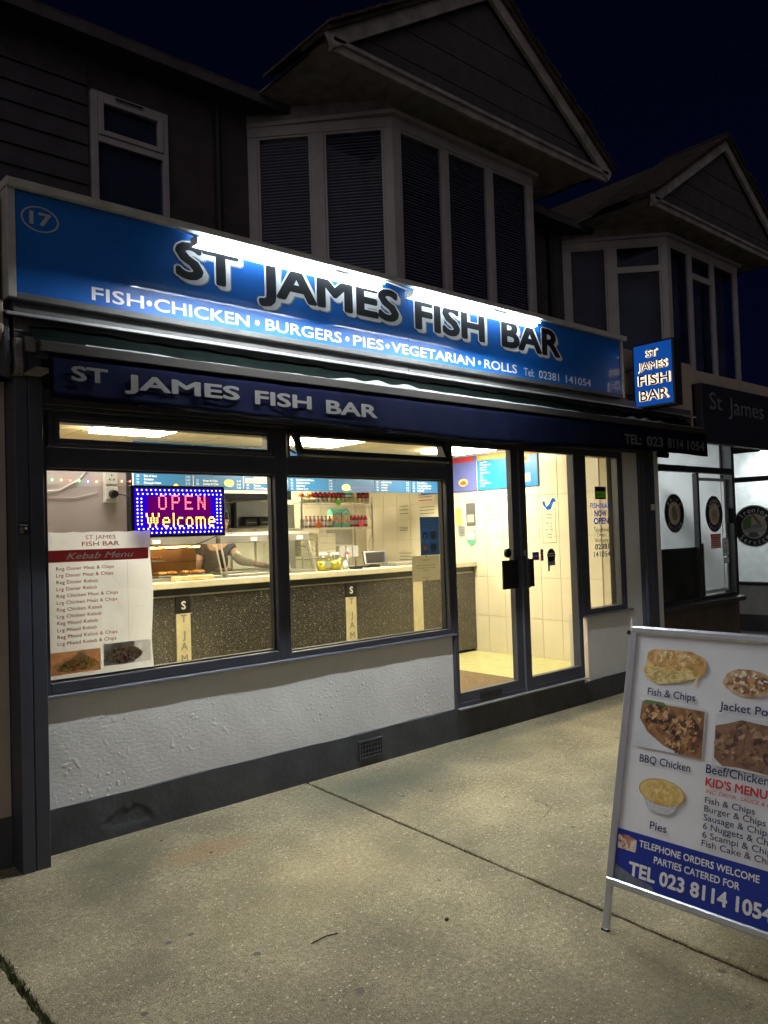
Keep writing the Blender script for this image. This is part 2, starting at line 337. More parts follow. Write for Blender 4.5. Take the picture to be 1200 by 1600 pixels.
translucent(M_paper, .8); translucent(M_kred, .10); translucent(M_ink, .3); translucent(M_inkb, .85); translucent(M_inkn, .6); M_wink = mat('white print', (.9, .92, .95), .6, var=.03); translucent(M_wink, .8); M_pw = mat('window paper', (.78, .74, .60), .7, vs=5, var=.06); translucent(M_pw, .6)
# ------------------------------------------------------------------ ground
ground = MB().face([(-60, -60, -.03), (80, -60, -.03), (80, 60, -.03), (-60, 60, -.03)]).build('ground', M_soil); tag(ground, 'dark ground below and beyond the concrete forecourt', kind='structure')
pav = MB().box(-14, 16, -12, .0, -.029, -.014).build('pavement', M_soil); tag(pav, 'concrete forecourt in large slabs with mossy joints', kind='structure')
def slab(name, xl, xr):       # xl/xr: function of y
    ys = [-.001-.04*i for i in range(90)]+[-3.6-.2*i for i in range(1, 42)]
    v = []; f = []; rr = random.Random(name)
    nl = [rr.uniform(-.004, .004) for _ in ys]; nr = [rr.uniform(-.004, .004) for _ in ys]
    for i, y in enumerate(ys):
        a = xl(y)+nl[i]; b = xr(y)+nr[i]
        v += [(a, y, -.016), (a+.002, y, -.004), (a+.010, y, 0), (b-.010, y, 0), (b-.002, y, -.004), (b, y, -.016)]
    for i in range(len(ys)-1):
        for k in range(5): f.append((i*6+k, (i+1)*6+k, (i+1)*6+k+1, i*6+k+1))
    me = bpy.data.meshes.new('concrete_slab'); me.from_pydata(v, [], f); me.update()
    bm = bmesh.new(); bm.from_mesh(me); bmesh.ops.recalc_face_normals(bm, faces=bm.faces); bm.to_mesh(me); bm.free()
    if me.polygons[2].normal.z < 0: me.flip_normals()
    return link('concrete_slab', me, M_conc, pav)
J1 = lambda y: .886; J2 = lambda y: 3.02+.058*y*(1 if y > -3.2 else 3.2/-y) if y < 0 else 3.02
slab('a', lambda y: -14, lambda y: J1(y)-.012); slab('b', lambda y: J1(y)+.012, lambda y: J2(y)-.007); slab('c', lambda y: J2(y)+.007, lambda y: 7.6); slab('d', lambda y: 7.615, lambda y: 16)
rr = random.Random(3)
b = MB()
for (J, y0, y1, n, s, w) in ((J1, -.6, -2.6, 900, 1.0, .012), (J2, -.05, -3.4, 700, .38, .006)):
    for _ in range(n):
        y = rr.uniform(y1, y0); x = J(y)+rr.gauss(0, w); h = rr.uniform(.006, .028)*s; a = rr.uniform(0, PI); ww = rr.uniform(.002, .004)*s*1.5
        dx, dy = math.cos(a)*ww, math.sin(a)*ww; lx, ly = rr.uniform(-.01, .01)*s, rr.uniform(-.01, .01)*s
        b.face([(x-dx, y-dy, -.012), (x+dx, y+dy, -.012), (x+lx, y+ly, h-.006)])
tag(b.build('weeds', M_moss), 'moss and small weeds growing in the slab joints', 'weeds', kind='stuff')
b = MB(); M_grit = mat('grit', (.5, .45, .36), .8, vs=40, var=.5)
for _ in range(1500):
    y = -abs(rr.gauss(0, 2.0))-.03; x = rr.uniform(.2, 6.8); s = rr.uniform(.0015, .0045); b.ball((x, y, s*.3), s, 5, (1.3, .8, .5))
tag(b.build('grit', M_grit), 'loose grit and chips scattered on the concrete', 'grit', kind='stuff')
def twig(px, py, qx, qy, r=.0025):
    a = at(px, py, z=.004); c = at(qx, qy, z=.004); m = (a+c)/2+Vector((.006, .004, .004))
    return MB().path([a, m, c], r, 5).build('twig', mat('twig bark', (.03, .02, .012), .9))
tag(twig(487, 1474, 528, 1458), 'thin dark twig on the pavement in front of the wide window', 'twig')
tag(twig(1012, 1125, 1040, 1110, .003), 'short twig lying on the concrete beside the sandwich board', 'twig')
p = at(698, 1436, z=.006); tag(MB().ball(p, .011, 8, (1, .7, .6)).build('pebble', mat('dark pebble', (.03, .025, .02), .7)), 'small dark pebble on the pavement left of the sandwich board', 'pebble')

def crack(pts, w, seed):
    rr = random.Random(seed); P = [at(a, c, z=.0012) for a, c in pts]; v = []; f = []; Q = []
    for a, c in zip(P, P[1:]):
        for k in range(7): t_ = k/7; q = a.lerp(c, t_); Q.append(q+Vector((rr.uniform(-.008, .008), rr.uniform(-.008, .008), 0)))
    for i, q in enumerate(Q): ww = w*rr.uniform(.2, 1)*(1-abs(2*i/len(Q)-1)**3); v += [(q.x-ww, q.y, .0012), (q.x+ww, q.y, .0012)]
    for i in range(len(Q)-1): f.append((2*i, 2*i+1, 2*i+3, 2*i+2))
    me = bpy.data.meshes.new('crack'); me.from_pydata(v, [], f); link('crack', me, M_soil, pav)
b = MB(); rr = random.Random(21)
for _ in range(46):
    x, y, r_ = rr.uniform(1.0, 6.5), -rr.uniform(.25, 3.6), rr.uniform(.008, .020)
    b.face([(x+r_*(1+rr.uniform(-.25, .25))*math.cos(2*PI*i/9), y+r_*(1+rr.uniform(-.25, .25))*math.sin(2*PI*i/9), .0009) for i in range(9)])
tag(b.build('gum_spots', mat('trodden gum', (.10, .085, .06), .8), pav), kind='stuff')
crack([(812, 1262), (838, 1250), (862, 1262), (842, 1285), (880, 1240)], .005, 1); crack([(870, 1245), (905, 1235), (935, 1228)], .003, 2); crack([(800, 1280), (812, 1292), (806, 1305)], .003, 3)
crack([(700, 1210), (760, 1222), (800, 1215)], .002, 4); crack([(640, 1500), (690, 1490), (740, 1505)], .0015, 5); crack([(930, 1268), (960, 1280), (985, 1292)], .004, 6)
for k, (px, py, r_, m_) in enumerate(((530, 1206, .012, M_paper), (1128, 1441, .010, M_paper), (330, 1332, .008, M_soil), (252, 1314, .007, M_soil), (858, 1322, .009, M_grit))):
    c = at(px, py, z=.004); b = MB(); b.face([(c.x+r_*1.4*math.cos(t_)*(1+.3*math.sin(3*t_)), c.y+r_*math.sin(t_), .003+.004*math.cos(2*t_)**2) for t_ in [2*PI*i/9 for i in range(9)]])
    tag(b.build('litter_scrap', m_), ['white scrap of paper on the joint below the air vent', 'white scrap beside the foot of the sandwich board', 'dark leaf scrap on the slab left of the joint', 'small dark scrap near the plinth under the left window', 'pale scrap on the right slab before the door'][k], 'litter')
# ------------------------------------------------------------------ shop building (ground floor)
shop = thing('fish_bar_building', 'two storey fish and chip shop with grey framed shopfront, bay window and gable above', 'building')
X0, XW, FZ = 1.2, 6.83, .235
def plaster(name, x0, x1, z0, z1, y, m, parent, st=.03, amp=.002, top=None, patch=None, th=.2):
    """rendered wall face with an uneven surface, closed behind"""
    nx = max(2, int((x1-x0)/st)); nz = max(2, int((z1-z0)/st)); v = []; f = []; q = random.Random(name+str(x0))
    ph = [q.uniform(0, 9) for _ in range(6)]
    for j in range(nz+1):
        for i in range(nx+1):
            x = x0+(x1-x0)*i/nx; zt = z1+(top(x) if top else 0); z = z0+(zt-z0)*j/nz
            d = amp*(math.sin(x*7+ph[0])+math.sin(z*11+ph[1]+x*3)+.6*math.sin(x*23+z*17+ph[2]))/2+q.uniform(-1, 1)*amp*.25
            if i in (0, nx) or j == 0: d = 0
            if patch and patch(x, z): d += patch(x, z)
            v.append((x, y+d, z))
    for j in range(nz):
        for i in range(nx): k = j*(nx+1)+i; f.append((k, k+1, k+nx+2, k+nx+1))
    k = len(v); v += [(x0, y+th, z0), (x1, y+th, z0), (x1, y+th, z1), (x0, y+th, z1)]
    TL, TR = nz*(nx+1), nz*(nx+1)+nx
    f += [(k+3, TL)+tuple(TL+i for i in range(1, nx+1))+(k+2,), (k, k+3)+tuple(j*(nx+1) for j in range(nz, -1, -1)), (k+2, k+1)+tuple(j*(nx+1)+nx for j in range(nz+1))]
    me = bpy.data.meshes.new(name); me.from_pydata(v, [], f); me.update(); me.shade_smooth(); me.set_sharp_from_angle(angle=.6); return link(name, me, m, parent)
def chip(x, z):
    cx, cz = 1.80, .095; a = math.atan2(z-cz, x-cx); r = math.hypot((x-cx)/.155, (z-cz)/.062)+.12*math.sin(5*a)+.07*math.sin(11*a+1)
    if z < cz-.035: return 0
    return .004 if r < .85 else (-.003 if r < 1.05 else 0)
wob = lambda a, k: (lambda x: a*(math.sin(x*k)+.7*math.sin(x*k*2.7+1)+.4*math.sin(x*k*6.1)))
M_wall = mat('white painted render', (.68, .665, .63), .62, vs=2.2, var=.07)
nt = M_wall.node_tree; P_ = nt.nodes['Principled BSDF']
tcn = nd(nt, 'TexCoord'); vb = nd(nt, 'TexVoronoi', feature='SMOOTH_F1'); vb.inputs['Scale'].default_value = 26; n1 = nd(nt, 'TexNoise'); n1.inputs['Scale'].default_value = 2.0; n1.inputs['Detail'].default_value = 2
n2 = nd(nt, 'TexNoise'); n2.inputs['Scale'].default_value = 34; n2.inputs['Detail'].default_value = 8; n2.inputs['Roughness'].default_value = .6
mpn = nd(nt, 'Mapping'); mpn.inputs['Scale'].default_value = (1, 1, 2.2)
nt.links.new(tcn.outputs['Object'], mpn.inputs[0])
for q in (vb, n1): nt.links.new(tcn.outputs['Object'], q.inputs['Vector'])
nt.links.new(mpn.outputs[0], n2.inputs['Vector'])
a1 = nd(nt, 'MapRange'); a1.inputs[1].default_value = .26; a1.inputs[2].default_value = .12; a1.inputs[4].default_value = 1.0; nt.links.new(vb.outputs['Distance'], a1.inputs[0])
a2 = nd(nt, 'MapRange'); a2.inputs[1].default_value = .50; a2.inputs[2].default_value = .62; nt.links.new(n1.outputs['Fac'], a2.inputs[0])
a3 = nd(nt, 'Math', operation='MULTIPLY'); nt.links.new(a1.outputs[0], a3.inputs[0]); nt.links.new(a2.outputs[0], a3.inputs[1])
a4 = nd(nt, 'Math', operation='ADD'); nt.links.new(a3.outputs[0], a4.inputs[0]); nt.links.new(n2.outputs['Fac'], a4.inputs[1])
bb = nd(nt, 'Bump'); bb.inputs['Strength'].default_value = .55; bb.inputs['Distance'].default_value = .006; nt.links.new(a4.outputs[0], bb.inputs['Height']); nt.links.new(bb.outputs[0], P_.inputs['Normal'])
wall = plaster('front_wall', 1.335, 4.46, .10, .83, 0, M_wall, shop, .03, .0025)
plaster('plinth', 1.335, 4.46, -.01, .235, -.014, M_plinth, shop, .014, .002, wob(.0035, 3.1), chip, .1)
plaster('door_step', 4.46, 6.16, -.01, .235, -.02, M_plinth, shop, .014, .003, None, None, .25)
plaster('front_wall', 6.262, 7.2, .10, .80, 0, M_wall, shop, .03, .002)
plaster('plinth', 6.162, 7.2, -.01, .195, -.016, M_plinth, shop, .014, .002, wob(.004, 4), None, .1)
# air brick in the plinth
b = frame(3.457, 3.677, .055, .182, -.028, -.004, .012)
for i in range(1, 8): b.box(3.457+.0275*i-.004, 3.457+.0275*i+.004, -.026, -.006, .067, .17)
for i in range(1, 4): b.box(3.469, 3.665, -.025, -.007, .055+.032*i-.004, .055+.032*i+.004)
b.build('air_vent', M_plinth, shop); box('vent_shade_plate', M_framed, 3.46, 3.674, -.0165, -.0145, .06, .178, shop, 0)  # dark plate stands in for the shade inside the vent holes
# pilasters
pil = MB().box(1.2, 1.262, -.16, .1, -.005, 2.80).box(1.266, 1.335, -.16, .1, -.005, 2.80).box(1.26, 1.268, -.150, .09, 0, 2.8).build('corner_pilaster', M_frame, shop, .003)
MB().box(7.0, 7.2, -.02, .25, .0, 2.72).build('front_wall', M_wall, shop)
MB().box(7.215, 7.30, -.085, .2, -.005, 2.72).box(7.308, 7.42, -.085, .2, -.005, 2.72).box(7.2, 7.215, -.05, .2, 0, 2.72).box(7.29, 7.32, -.075, .2, 0, 2.7).build('corner_pilaster', M_frame, shop, .003)
sw = box('switch_plate', mat('cream plastic', (.6, .58, .45), .4), 7.33, 7.385, -.097, -.085, 1.78, 1.84, shop)
MB().box(7.425, 7.60, -.03, .25, -.005, 2.72).build('front_wall', M_wall, shop)
pp = Plane((0, -.16, 0), (1, 0, 0), (0, 0, 1), shop)
stick = thing('window_fitter_sticker', 'small black sticker with rounded corners on the left corner pilaster', 'sticker'); q = front(-.1605, stick)
q.flat('backing', [(1.205, 1.675), (1.258, 1.675), (1.258, 1.738), (1.235, 1.742), (1.205, 1.738)], M_black, .001); q.text('TITAN', 1.21, 1.72, .008, M_wh, 1.252, .02)
q.disc('badge', 1.243, 1.708, .007, M_wh, .003, n=14)
for i in range(4): q.rect('text_line', 1.212, 1.23, 1.708-.008*i, 1.711-.008*i, M_letg, .003)
# shopfront windows
def window(x0, x1, z0, z1, y0, y1, w, extra, panes, name='shop_window', fm=M_frame, g=G_shop, parent=shop, gl=None):
    fr = frame(x0, x1, z0, z1, y0, y1, w, extra).build(name, fm, parent, .003)
    for (a, c, d, e) in panes:
        ym = gl if gl is not None else (y0+y1)/2
        MB().box(a-.008, c+.008, ym-.004, ym+.004, d-.008, e+.008).build('pane', g, fr)
    return fr
window(1.335, 2.880, .835, 2.335, -.03, .06, .058, [('h', 2.085, .11)], [(1.392, 2.822, .893, 2.03)])
window(2.880, 4.440, .835, 2.335, -.03, .06, .036, [('h', 2.085, .11)], [(2.914, 4.404, .871, 2.03)])
# inner bead and dark gasket round the two big panes
for (x0, x1, z0) in ((1.393, 2.822, .893), (2.916, 4.404, .871)):
    frame(x0, x1, z0, 2.03, .012, .055, .008).build('gasket', M_framed, shop)
frame(4.37, 4.404, .88, 2.02, .02, .14, .03).build('inner_jamb', M_frame, shop) if 0 else None
# vents
fr = frame(1.395, 2.82, 2.143, 2.333, -.045, .02, .03).build('vent_window', M_frame, shop, .004)
frame(1.428, 2.787, 2.158, 2.318, -.05, .01, .03).build('sash', M_frame, fr, .004); MB().box(1.45, 2.77, -.01, -.004, 2.17, 2.325).build('pane', G_shop, fr)
# right vent stands open, hinged at its top
fr = frame(2.93, 4.39, 2.143, 2.333, -.03, .03, .018).build('vent_window', M_frame, shop, .003)
def swing(p): 
    x, y, z = p; a = math.radians(24); dz = z-2.325; dy = y+.03; return (x, -.03+dy*math.cos(a)+dz*math.sin(a), 2.325+dz*math.cos(a)-dy*math.sin(a))
b = frame(2.955, 4.37, 2.135, 2.325, -.055, -.02, .042); b.v = [swing(p) for p in b.v]; b.build('sash', M_frame, fr, .003)
b = MB().box(2.99, 4.335, -.04, -.034, 2.17, 2.29); b.v = [swing(p) for p in b.v]; b.build('pane', G_shop, fr)
for x in (2.942, 4.378): MB().tube((x, -.03, 2.2), (x, -.10, 2.165), .006, 6).build('stay', M_lip, fr)
# sills
M_sill = mat('grey sill metal', (.22, .23, .27), .35, metal=.5, var=.1)
MB().prism([(-.036, .812), (-.036, .828), (-.02, .836), (.0, .842), (.0, .812)], 'x', 1.336, 4.47).build('window_sill', M_sill, shop, .002)
# doors
dfr = frame(4.447, 6.16, .236, 2.36, -.03, .06, .045).build('door_frame', M_frame, shop, .003)
def door(x0, x1, gx0, gx1, z0=.245, gz0=.355, gz1=2.303):
    b = MB().box(x0, gx0, -.025, .03, z0, 2.315).box(gx1, x1, -.025, .03, z0, 2.315).box(gx0, gx1, -.025, .03, z0, gz0).box(gx0, gx1, -.025, .03, gz1, 2.315)
    d = b.build('door', M_frame, shop, .003); MB().box(gx0-.006, gx1+.006, -.002, .006, gz0-.006, gz1+.006).build('pane', G_shop, d); return d
d1 = door(4.492, 5.295, 4.497, 5.205); d2 = door(5.305, 6.155, 5.396, 6.104)
MB().box(5.292, 5.308, -.034, .03, .25, 2.31).build('meeting_strip', mat('grey strip', (.2, .21, .24), .35, metal=.5), d2)
for d, a, c in ((d1, 5.04, 5.21), (d2, 5.39, 5.445)):
    box('push_plate', M_black, a if d is d1 else 5.36, 5.235 if d is d1 else 5.45, -.042, -.026, 1.13, 1.37, d, .002)
    x = 5.245 if d is d1 else 5.335
MB().box(5.236, 5.29, -.075, -.03, 1.125, 1.378).build('handle', M_frame, d1, .006); MB().box(5.31, 5.355, -.075, -.03, 1.125, 1.378).build('handle', M_frame, d2, .006)
MB().tube((5.14, -.001, 1.43), (5.14, -.02, 1.43), .04, 20).build('door_bumper', M_black, d1); box('lock', M_lip, 5.33, 5.352, -.037, -.026, 1.40, 1.45, d2)
MB().box(4.72, 4.98, -.034, -.024, .268, .328).build('letter_plate', M_black, d1, .003); MB().box(4.745, 4.955, -.039, -.034, .280, .316).build('flap', M_framed, d1, .002)
box('threshold', M_lip, 4.45, 6.16, -.07, .04, .236, .246, shop, .002)
window(6.16, 6.92, .80, 2.36, -.03, .06, .06, [], [(6.27, 6.85, .86, 2.303)], 'side_window'); 
MB().box(6.222, 6.30, -.025, .05, .86, 2.3).build('inner_jamb', M_frame, shop, .002); MB().box(6.84, 6.86, -.02, .02, .86, 2.3).build('inner_jamb', M_frame, shop, .002)
MB().box(6.922, 7.0, -.02, .3, .80, 2.36).build('front_wall', M_wall, shop)
MB().prism([(-.036, .792), (-.036, .806), (-.02, .814), (0, .818), (0, .792)], 'x', 6.18, 7.02).build('window_sill', M_sill, shop, .002)
# head above the glazing, behind the valance
MB().box(1.335, 7.2, -.06, .1, 2.362, 2.45).box(1.336, 4.44, -.05, .09, 2.337, 2.36).box(1.336, 7.2, -.03, .12, 2.451, 2.80).build('window_head', M_frame, shop, .003)
MB().box(1.2, 8.35, .0, .28, 2.801, 3.40).box(7.2, 7.6, .0, .25, 2.721, 2.80).build('parapet', M_brown, shop)
MB().box(1.0, 12.5, .281, 2.25, 2.88, 2.95).build('flat_roof', mat('roof felt', (.05, .05, .05), .95), shop)

# ------------------------------------------------------------------ inside of the shop
room = thing('shop_interior', 'cream tiled takeaway room behind the shop windows', 'room'); room['kind'] = 'structure'; del room['category']
S_ = lambda n, m, *a: tag(box(n, m, *a, parent=None, bevel=0), kind='structure')
def S_(n, m, *a, label=None):
    o = MB().box(*a).build(n, m); tag(o, label, kind='structure'); return o
bpy.data.objects.remove(room)
S_('interior_floor', M_floor, 1.3, 7.0, .062, 4.1, .0, FZ, label='yellow green vinyl shop floor'); flo = bpy.data.objects['interior_floor']
box('entrance_mat', M_matt, 4.5, 5.72, .08, 1.35, FZ+.001, FZ+.01, flo, 0)
ce = S_('interior_ceiling', M_ceilg, 1.25, 7.0, .1, 4.1, 2.531, 2.6, label='cream suspended ceiling of the fish bar')
tile_me = MB().box(.006, .594, .006, .594, 0, .008).mesh('ceiling_tile', .002); tile_me.materials.append(M_ceil)
panels = {(1.69, .6), (2.29+.0, 1.2), (4.09, 1.2), (5.89, 1.2), (2.89, 3.0), (4.69, 3.0)}  # first panel is unseen, added to brighten the partition and poster
for i in range(-2, 8):
    for j in range(-1, 5):
        x, y = 2.29+.6*i, 1.2+.6*j
        if x < 1.25 or x+.6 > 7.35 or y < .1 or y > 3.9: continue
        if any(abs(x-a) < .02 and abs(y-c) < .02 for a, c in panels): continue
        o = link('ceiling_tile', tile_me, None, ce); o.location = (x, y, 2.519)
        if x+.6 > 6.9: o.scale.x = (6.83-x)/.6
for n, (x, y) in enumerate(sorted(panels)):
    t = thing('ceiling_light', ['square light panel by the lilac partition above the kebab menu', 'square white light panel above the left window', 'square light panel over the fryers at the back left', 'square light panel above the second window', 'square light panel over the shelves at the back', 'square light panel near the right tiled wall'][n], 'ceiling light', 'light panels in the fish bar ceiling')
    frame(0, .6, 0, .6, 0, .02, .015).build('frame', M_wh, t) if 0 else None
    b = MB().box(x, x+.6, y, y+.015, 2.512, 2.53).box(x, x+.6, y+.585, y+.6, 2.512, 2.53).box(x, x+.015, y+.0151, y+.5849, 2.512, 2.53).box(x+.585, x+.6, y+.0151, y+.5849, 2.512, 2.53); b.build('frame', M_wh, t)
    MB().box(x+.016, x+.584, y+.016, y+.584, 2.485, 2.511).build('diffuser', E_panel if x > 1.7 else E_fill_panel, t)
# right wall: cream tiles
rw = S_('tiled_side_wall', M_grout, XW+.008, 7.0, .1, 4.1, .0, 2.53, label='right side wall of the shop clad in cream tiles')
tm = MB().box(0, .008, .002, .252, .002, .442).mesh('wall_tile', .0012); tm.materials.append(M_cwall)
zs = [.235+.0, .655, 1.10, 1.545, 1.99]
y = .185
while y < 3.75:
    for z in (.210, .655, 1.10, 1.545, 1.99):
        o = link('wall_tile', tm, None, rw); o.location = (XW, y, z)
        if z == 1.99: o.scale.z = 1.2
    y += .254
bw = S_('tiled_back_wall', M_grout, 1.3, XW+.007, 3.86, 4.0, .0, 2.53, label='back wall of the shop clad in cream tiles')
tm2 = MB().box(.002, .252, -.008, 0, .002, .442).mesh('wall_tile', .0012); tm2.materials.append(M_cwall)
x = 6.83-.254
while x > 4.4:
    for z in (.210, .655, 1.10, 1.545, 1.99):
        o = link('wall_tile', tm2, None, bw); o.location = (x, 3.86, z)
        if z == 1.99: o.scale.z = 1.2
    x -= .254
S_('left_room_wall', M_lilac, 1.21, 1.33, .1, 4.1, .0, 2.53, label='left side wall of the shop')
pw = S_('partition_wall', M_lilac, 1.331, 2.30, 1.0, 1.12, .235, 2.31, label='lilac grey partition wall behind the left of the first window')
MB().box(2.262, 2.30, .985, 1.0, .235, 2.31).build('corner_trim', M_frame, pw)
# socket and plug on the partition
t = thing('wall_socket', 'white double socket in a surface box on the lilac wall above the menu', 'socket')
box('back_box', mat('white plastic', (.75, .75, .72), .4), 2.095, 2.185, .955, .999, 1.90, 2.12, t, .003); 
for z in (1.965, 2.065): box('face_plate', mat('white plastic', (.75, .75, .72)), 2.10, 2.18, .948, .954, z-.042, z+.042, t, .002)
for (dx, dz) in ((0, .02), (-.015, -.008), (.015, -.008)): box('pin_hole', M_black, 2.14+dx-.004, 2.14+dx+.004, .9465, .9479, 2.065+dz-.005, 2.065+dz+.005, t, 0)
t = thing('plug', 'round black plug pushed in the lower wall socket', 'plug'); MB().tube((2.145, .947, 1.955), (2.145, .905, 1.955), .030, 14, .024).build('plug_body', M_black, t)
MB().path([(2.165, .91, 1.955), (2.19, .9, 1.95), (2.24, .72, 1.90), (2.3, .45, 1.80), (2.33, .16, 1.70)], .004).build('cable', M_black, t)
t = MB().path([(1.36, .99, 2.04), (1.5, .99, 1.99), (1.66, .99, 1.965), (1.8, .99, 1.98), (1.93, .99, 2.05), (2.0, .99, 2.14)], .005, 6).build('white_cable', mat('white plastic', (.75, .75, .72))); tag(t, 'white cable sagging across the lilac wall beside the sockets', 'cable')
t = MB().path([(1.40, .992, 1.70), (1.42, .992, 1.93), (1.6, .992, 1.935), (1.9, .992, 1.93), (2.06, .99, 1.97)], .0035, 6).build('thin_cable', M_lilac); tag(t, 'thin grey cable clipped along the lilac wall under the sagging one', 'cable')
# counter
ct = thing('shop_counter', 'long serving counter with speckled granite front and pale worktop', 'counter')
MB().box(2.3, XW-.001, 1.93, 2.52, FZ, 1.215).build('carcass', M_steel2, ct); box('worktop', M_worktop, 2.25, XW-.001, 1.86, 2.56, 1.216, 1.275, ct, .006)
box('front_rail', mat('dark trim', (.03, .03, .035), .25), 2.3, XW-.001, 1.915, 1.929, 1.15, 1.213, ct, .002); box('trim_strip', M_lip, 2.3, XW-.001, 1.908, 1.914, 1.145, 1.158, ct, 0)
pils = [(3.06, 3.19, 1), (4.03, 4.165, 2), (4.90, 5.03, 1), (5.83, 5.97, 0)]
xs = [2.3]+[v for p in pils for v in p[:2]]+[XW-.001]
for i in range(0, len(xs), 2): box('granite_panel', M_granite, xs[i]+.002, xs[i+1]-.002, 1.905, 1.928, FZ+.03, 1.143, ct, .002)
box('kickboard', M_black, 2.3, XW-.001, 1.931-.001, 1.9305, FZ, FZ+.03, ct, 0)
for (a, c, k) in pils:
    p = box('pilaster', M_black if k == 2 else mat('cream laminate', (.70, .63, .42), .4), a, c, 1.895, 1.928, FZ+.02, 1.143 if k != 1 else 1.0, ct, .002); q = front(1.8945, p)
    if k == 1:
        box('cap_block', M_black, a, c, 1.893, 1.928, 1.001, 1.143, ct, .002); q2 = front(1.8925, ct); q2.text('S', (a+c)/2, 1.035, .07, M_wh, centre=1, off=.03)
        q.text([(ch, (a+c)/2, z) for ch, z in zip('TJAMES', (.925, .785, .69, .585, .48, .38))], 0, 0, .065, mat('grey cut letter', (.28, .27, .25), .5), centre=1, off=.03)
    if k == 2: q.text([(ch, (a+c)/2, z) for ch, z in zip('VEFOOD', (1.04, .92, .80, .68, .56, .44))], 0, 0, .075, M_wh, centre=1, off=.03)
# heated cabinets on the counter
M_fry = mottle('fried food', [(.35, .10, .02), (.75, .30, .06), (.9, .55, .2)], 30); M_meat = mottle('red meat', [(.5, .05, .03), (.85, .2, .1), (.95, .45, .25)], 40)
def cabinet(x0, x1, label, warm, foods):
    t = thing('display_cabinet', label, 'display cabinet', 'glass display cabinets on the counter'); z0 = 1.276
    box('base', M_steel, x0, x1, 1.98, 2.46, z0, z0+.025, t); MB().prism([(2.08, 1.585), (2.08, 1.66), (2.12, 1.685), (2.46, 1.685), (2.46, 1.585)], 'x', x0, x1).build('hood', M_steel2, t, .004)
    for x in (x0, x1-.012):
        MB().prism([(1.985, z0+.025), (2.46, z0+.025), (2.46, 1.585), (2.085, 1.585)], 'x', x+.004, x+.008).build('side_panel', G_case, t)
        MB().tube((x+.006, 1.985, z0+.025), (x+.006, 2.085, 1.585), .009, 6).build('corner_post', M_steel, t)
    MB().quadbox([(x0+.015, 1.985, z0+.026), (x1-.015, 1.985, z0+.026), (x1-.015, 1.990, z0+.026), (x0+.015, 1.990, z0+.026), (x0+.015, 2.083, 1.584), (x1-.015, 2.083, 1.584), (x1-.015, 2.088, 1.584), (x0+.015, 2.088, 1.584)]).build('front_glass', G_case, t)
    box('label_plate', M_wh, (x0+x1)/2, (x0+x1)/2+.07, 2.074, 2.079, 1.60, 1.635, t, 0)
    if warm:
        MB().tube((x0+.08, 2.25, 1.565), (x1-.08, 2.25, 1.565), .010, 8).build('heat_lamp', E_warm, t)
        box('back_panel', mat('steel tinted by lamp light', (.75, .40, .16), .4, metal=.3), x0+.02, x1-.02, 2.44, 2.455, z0+.026, 1.584, t, 0)  # heat lamp's orange light put into the back panel's colour
        box('shelf', G_case, x0+.03, x1-.03, 2.15, 2.43, 1.43, 1.436, t, 0)
    for i, (fx, fy, fz, m, n) in enumerate(foods):
        tr = MB().box(fx-.11, fx+.11, fy-.11, fy+.11, fz, fz+.012).build('tray', M_steel, t, .003); rr = random.Random(i+int(x0*10))
        for k in range(n): MB().ball((fx+rr.uniform(-.08, .08), fy+rr.uniform(-.08, .08), fz+.032), .030, 8, (1.5, .75, .6)).build('food', m, tr, smooth=True)
    return t
cabinet(2.33, 3.56, 'wide heated glass cabinet glowing orange below the open sign', True, [(2.55, 2.2, 1.305, M_meat, 5), (2.85, 2.2, 1.305, M_meat, 6), (3.12, 2.22, 1.305, M_fry, 5), (3.38, 2.2, 1.305, M_fry, 5), (3.0, 2.3, 1.44, M_fry, 4), (2.7, 2.3, 1.44, M_meat, 4)])
cabinet(3.60, 4.24, 'unlit glass cabinet behind the light string with the worker reaching in', False, [(3.75, 2.25, 1.305, M_fry, 3)])
cabinet(4.29, 4.60, 'narrow glass cabinet at the left end of the second window', False, [])
t = box('chip_carton', mottle('carton card', [(.8, .5, .2), (.9, .7, .4)], 12), 3.05, 3.42, 1.885, 1.96, 1.277, 1.315, None, .004); tag(t, 'long shallow yellow tray in front of the heated cabinet', 'tray')
# pickle jars
def jar(x, y, label, food, lab):
    t = thing('pickle_jar', label, 'jar', 'big jars on the counter'); MB().lathe((x, y, 1.276), [(.058, 0), (.070, .012), (.070, .12), (.06, .145), (.042, .155)], 16).build('glass_jar', G_case, t, smooth=True)
    MB().lathe((x, y, 1.279), [(.052, 0), (.064, .012), (.064, .095)], 14).build('brine', mat('yellow brine', (.55, .48, .04), .2), t, smooth=True)
    MB().lathe((x, y, 1.4315), [(.046, 0), (.046, .02), (.04, .024)], 14).build('lid', M_wh, t); rr = random.Random(int(x*99))
    for k in range(7): a = k*.9; MB().ball((x+.052*math.cos(a), y+.052*math.sin(a), 1.30+.013*k), .02, 7).build('pickle', food, t, smooth=True)
    if lab: MB().box(x-.033, x+.033, y-.074, y-.0715, 1.31, 1.375).build('jar_label', M_paper, t)
jar(4.70, 1.99, 'jar of green pickles with a square paper label', mat('gherkin', (.25, .28, .03), .4), True); jar(4.86, 2.01, 'jar of pale pickled eggs beside the labelled jar', mat('egg', (.75, .72, .3), .4), False)
t = MB().lathe((4.985, 2.0, 1.276), [(.03, 0), (.026, .06), (.015, .07), (.015, .085)], 12).build('salt_pot', M_wh, None, smooth=True); tag(t, 'small white pot right of the jars on the counter', 'pot')
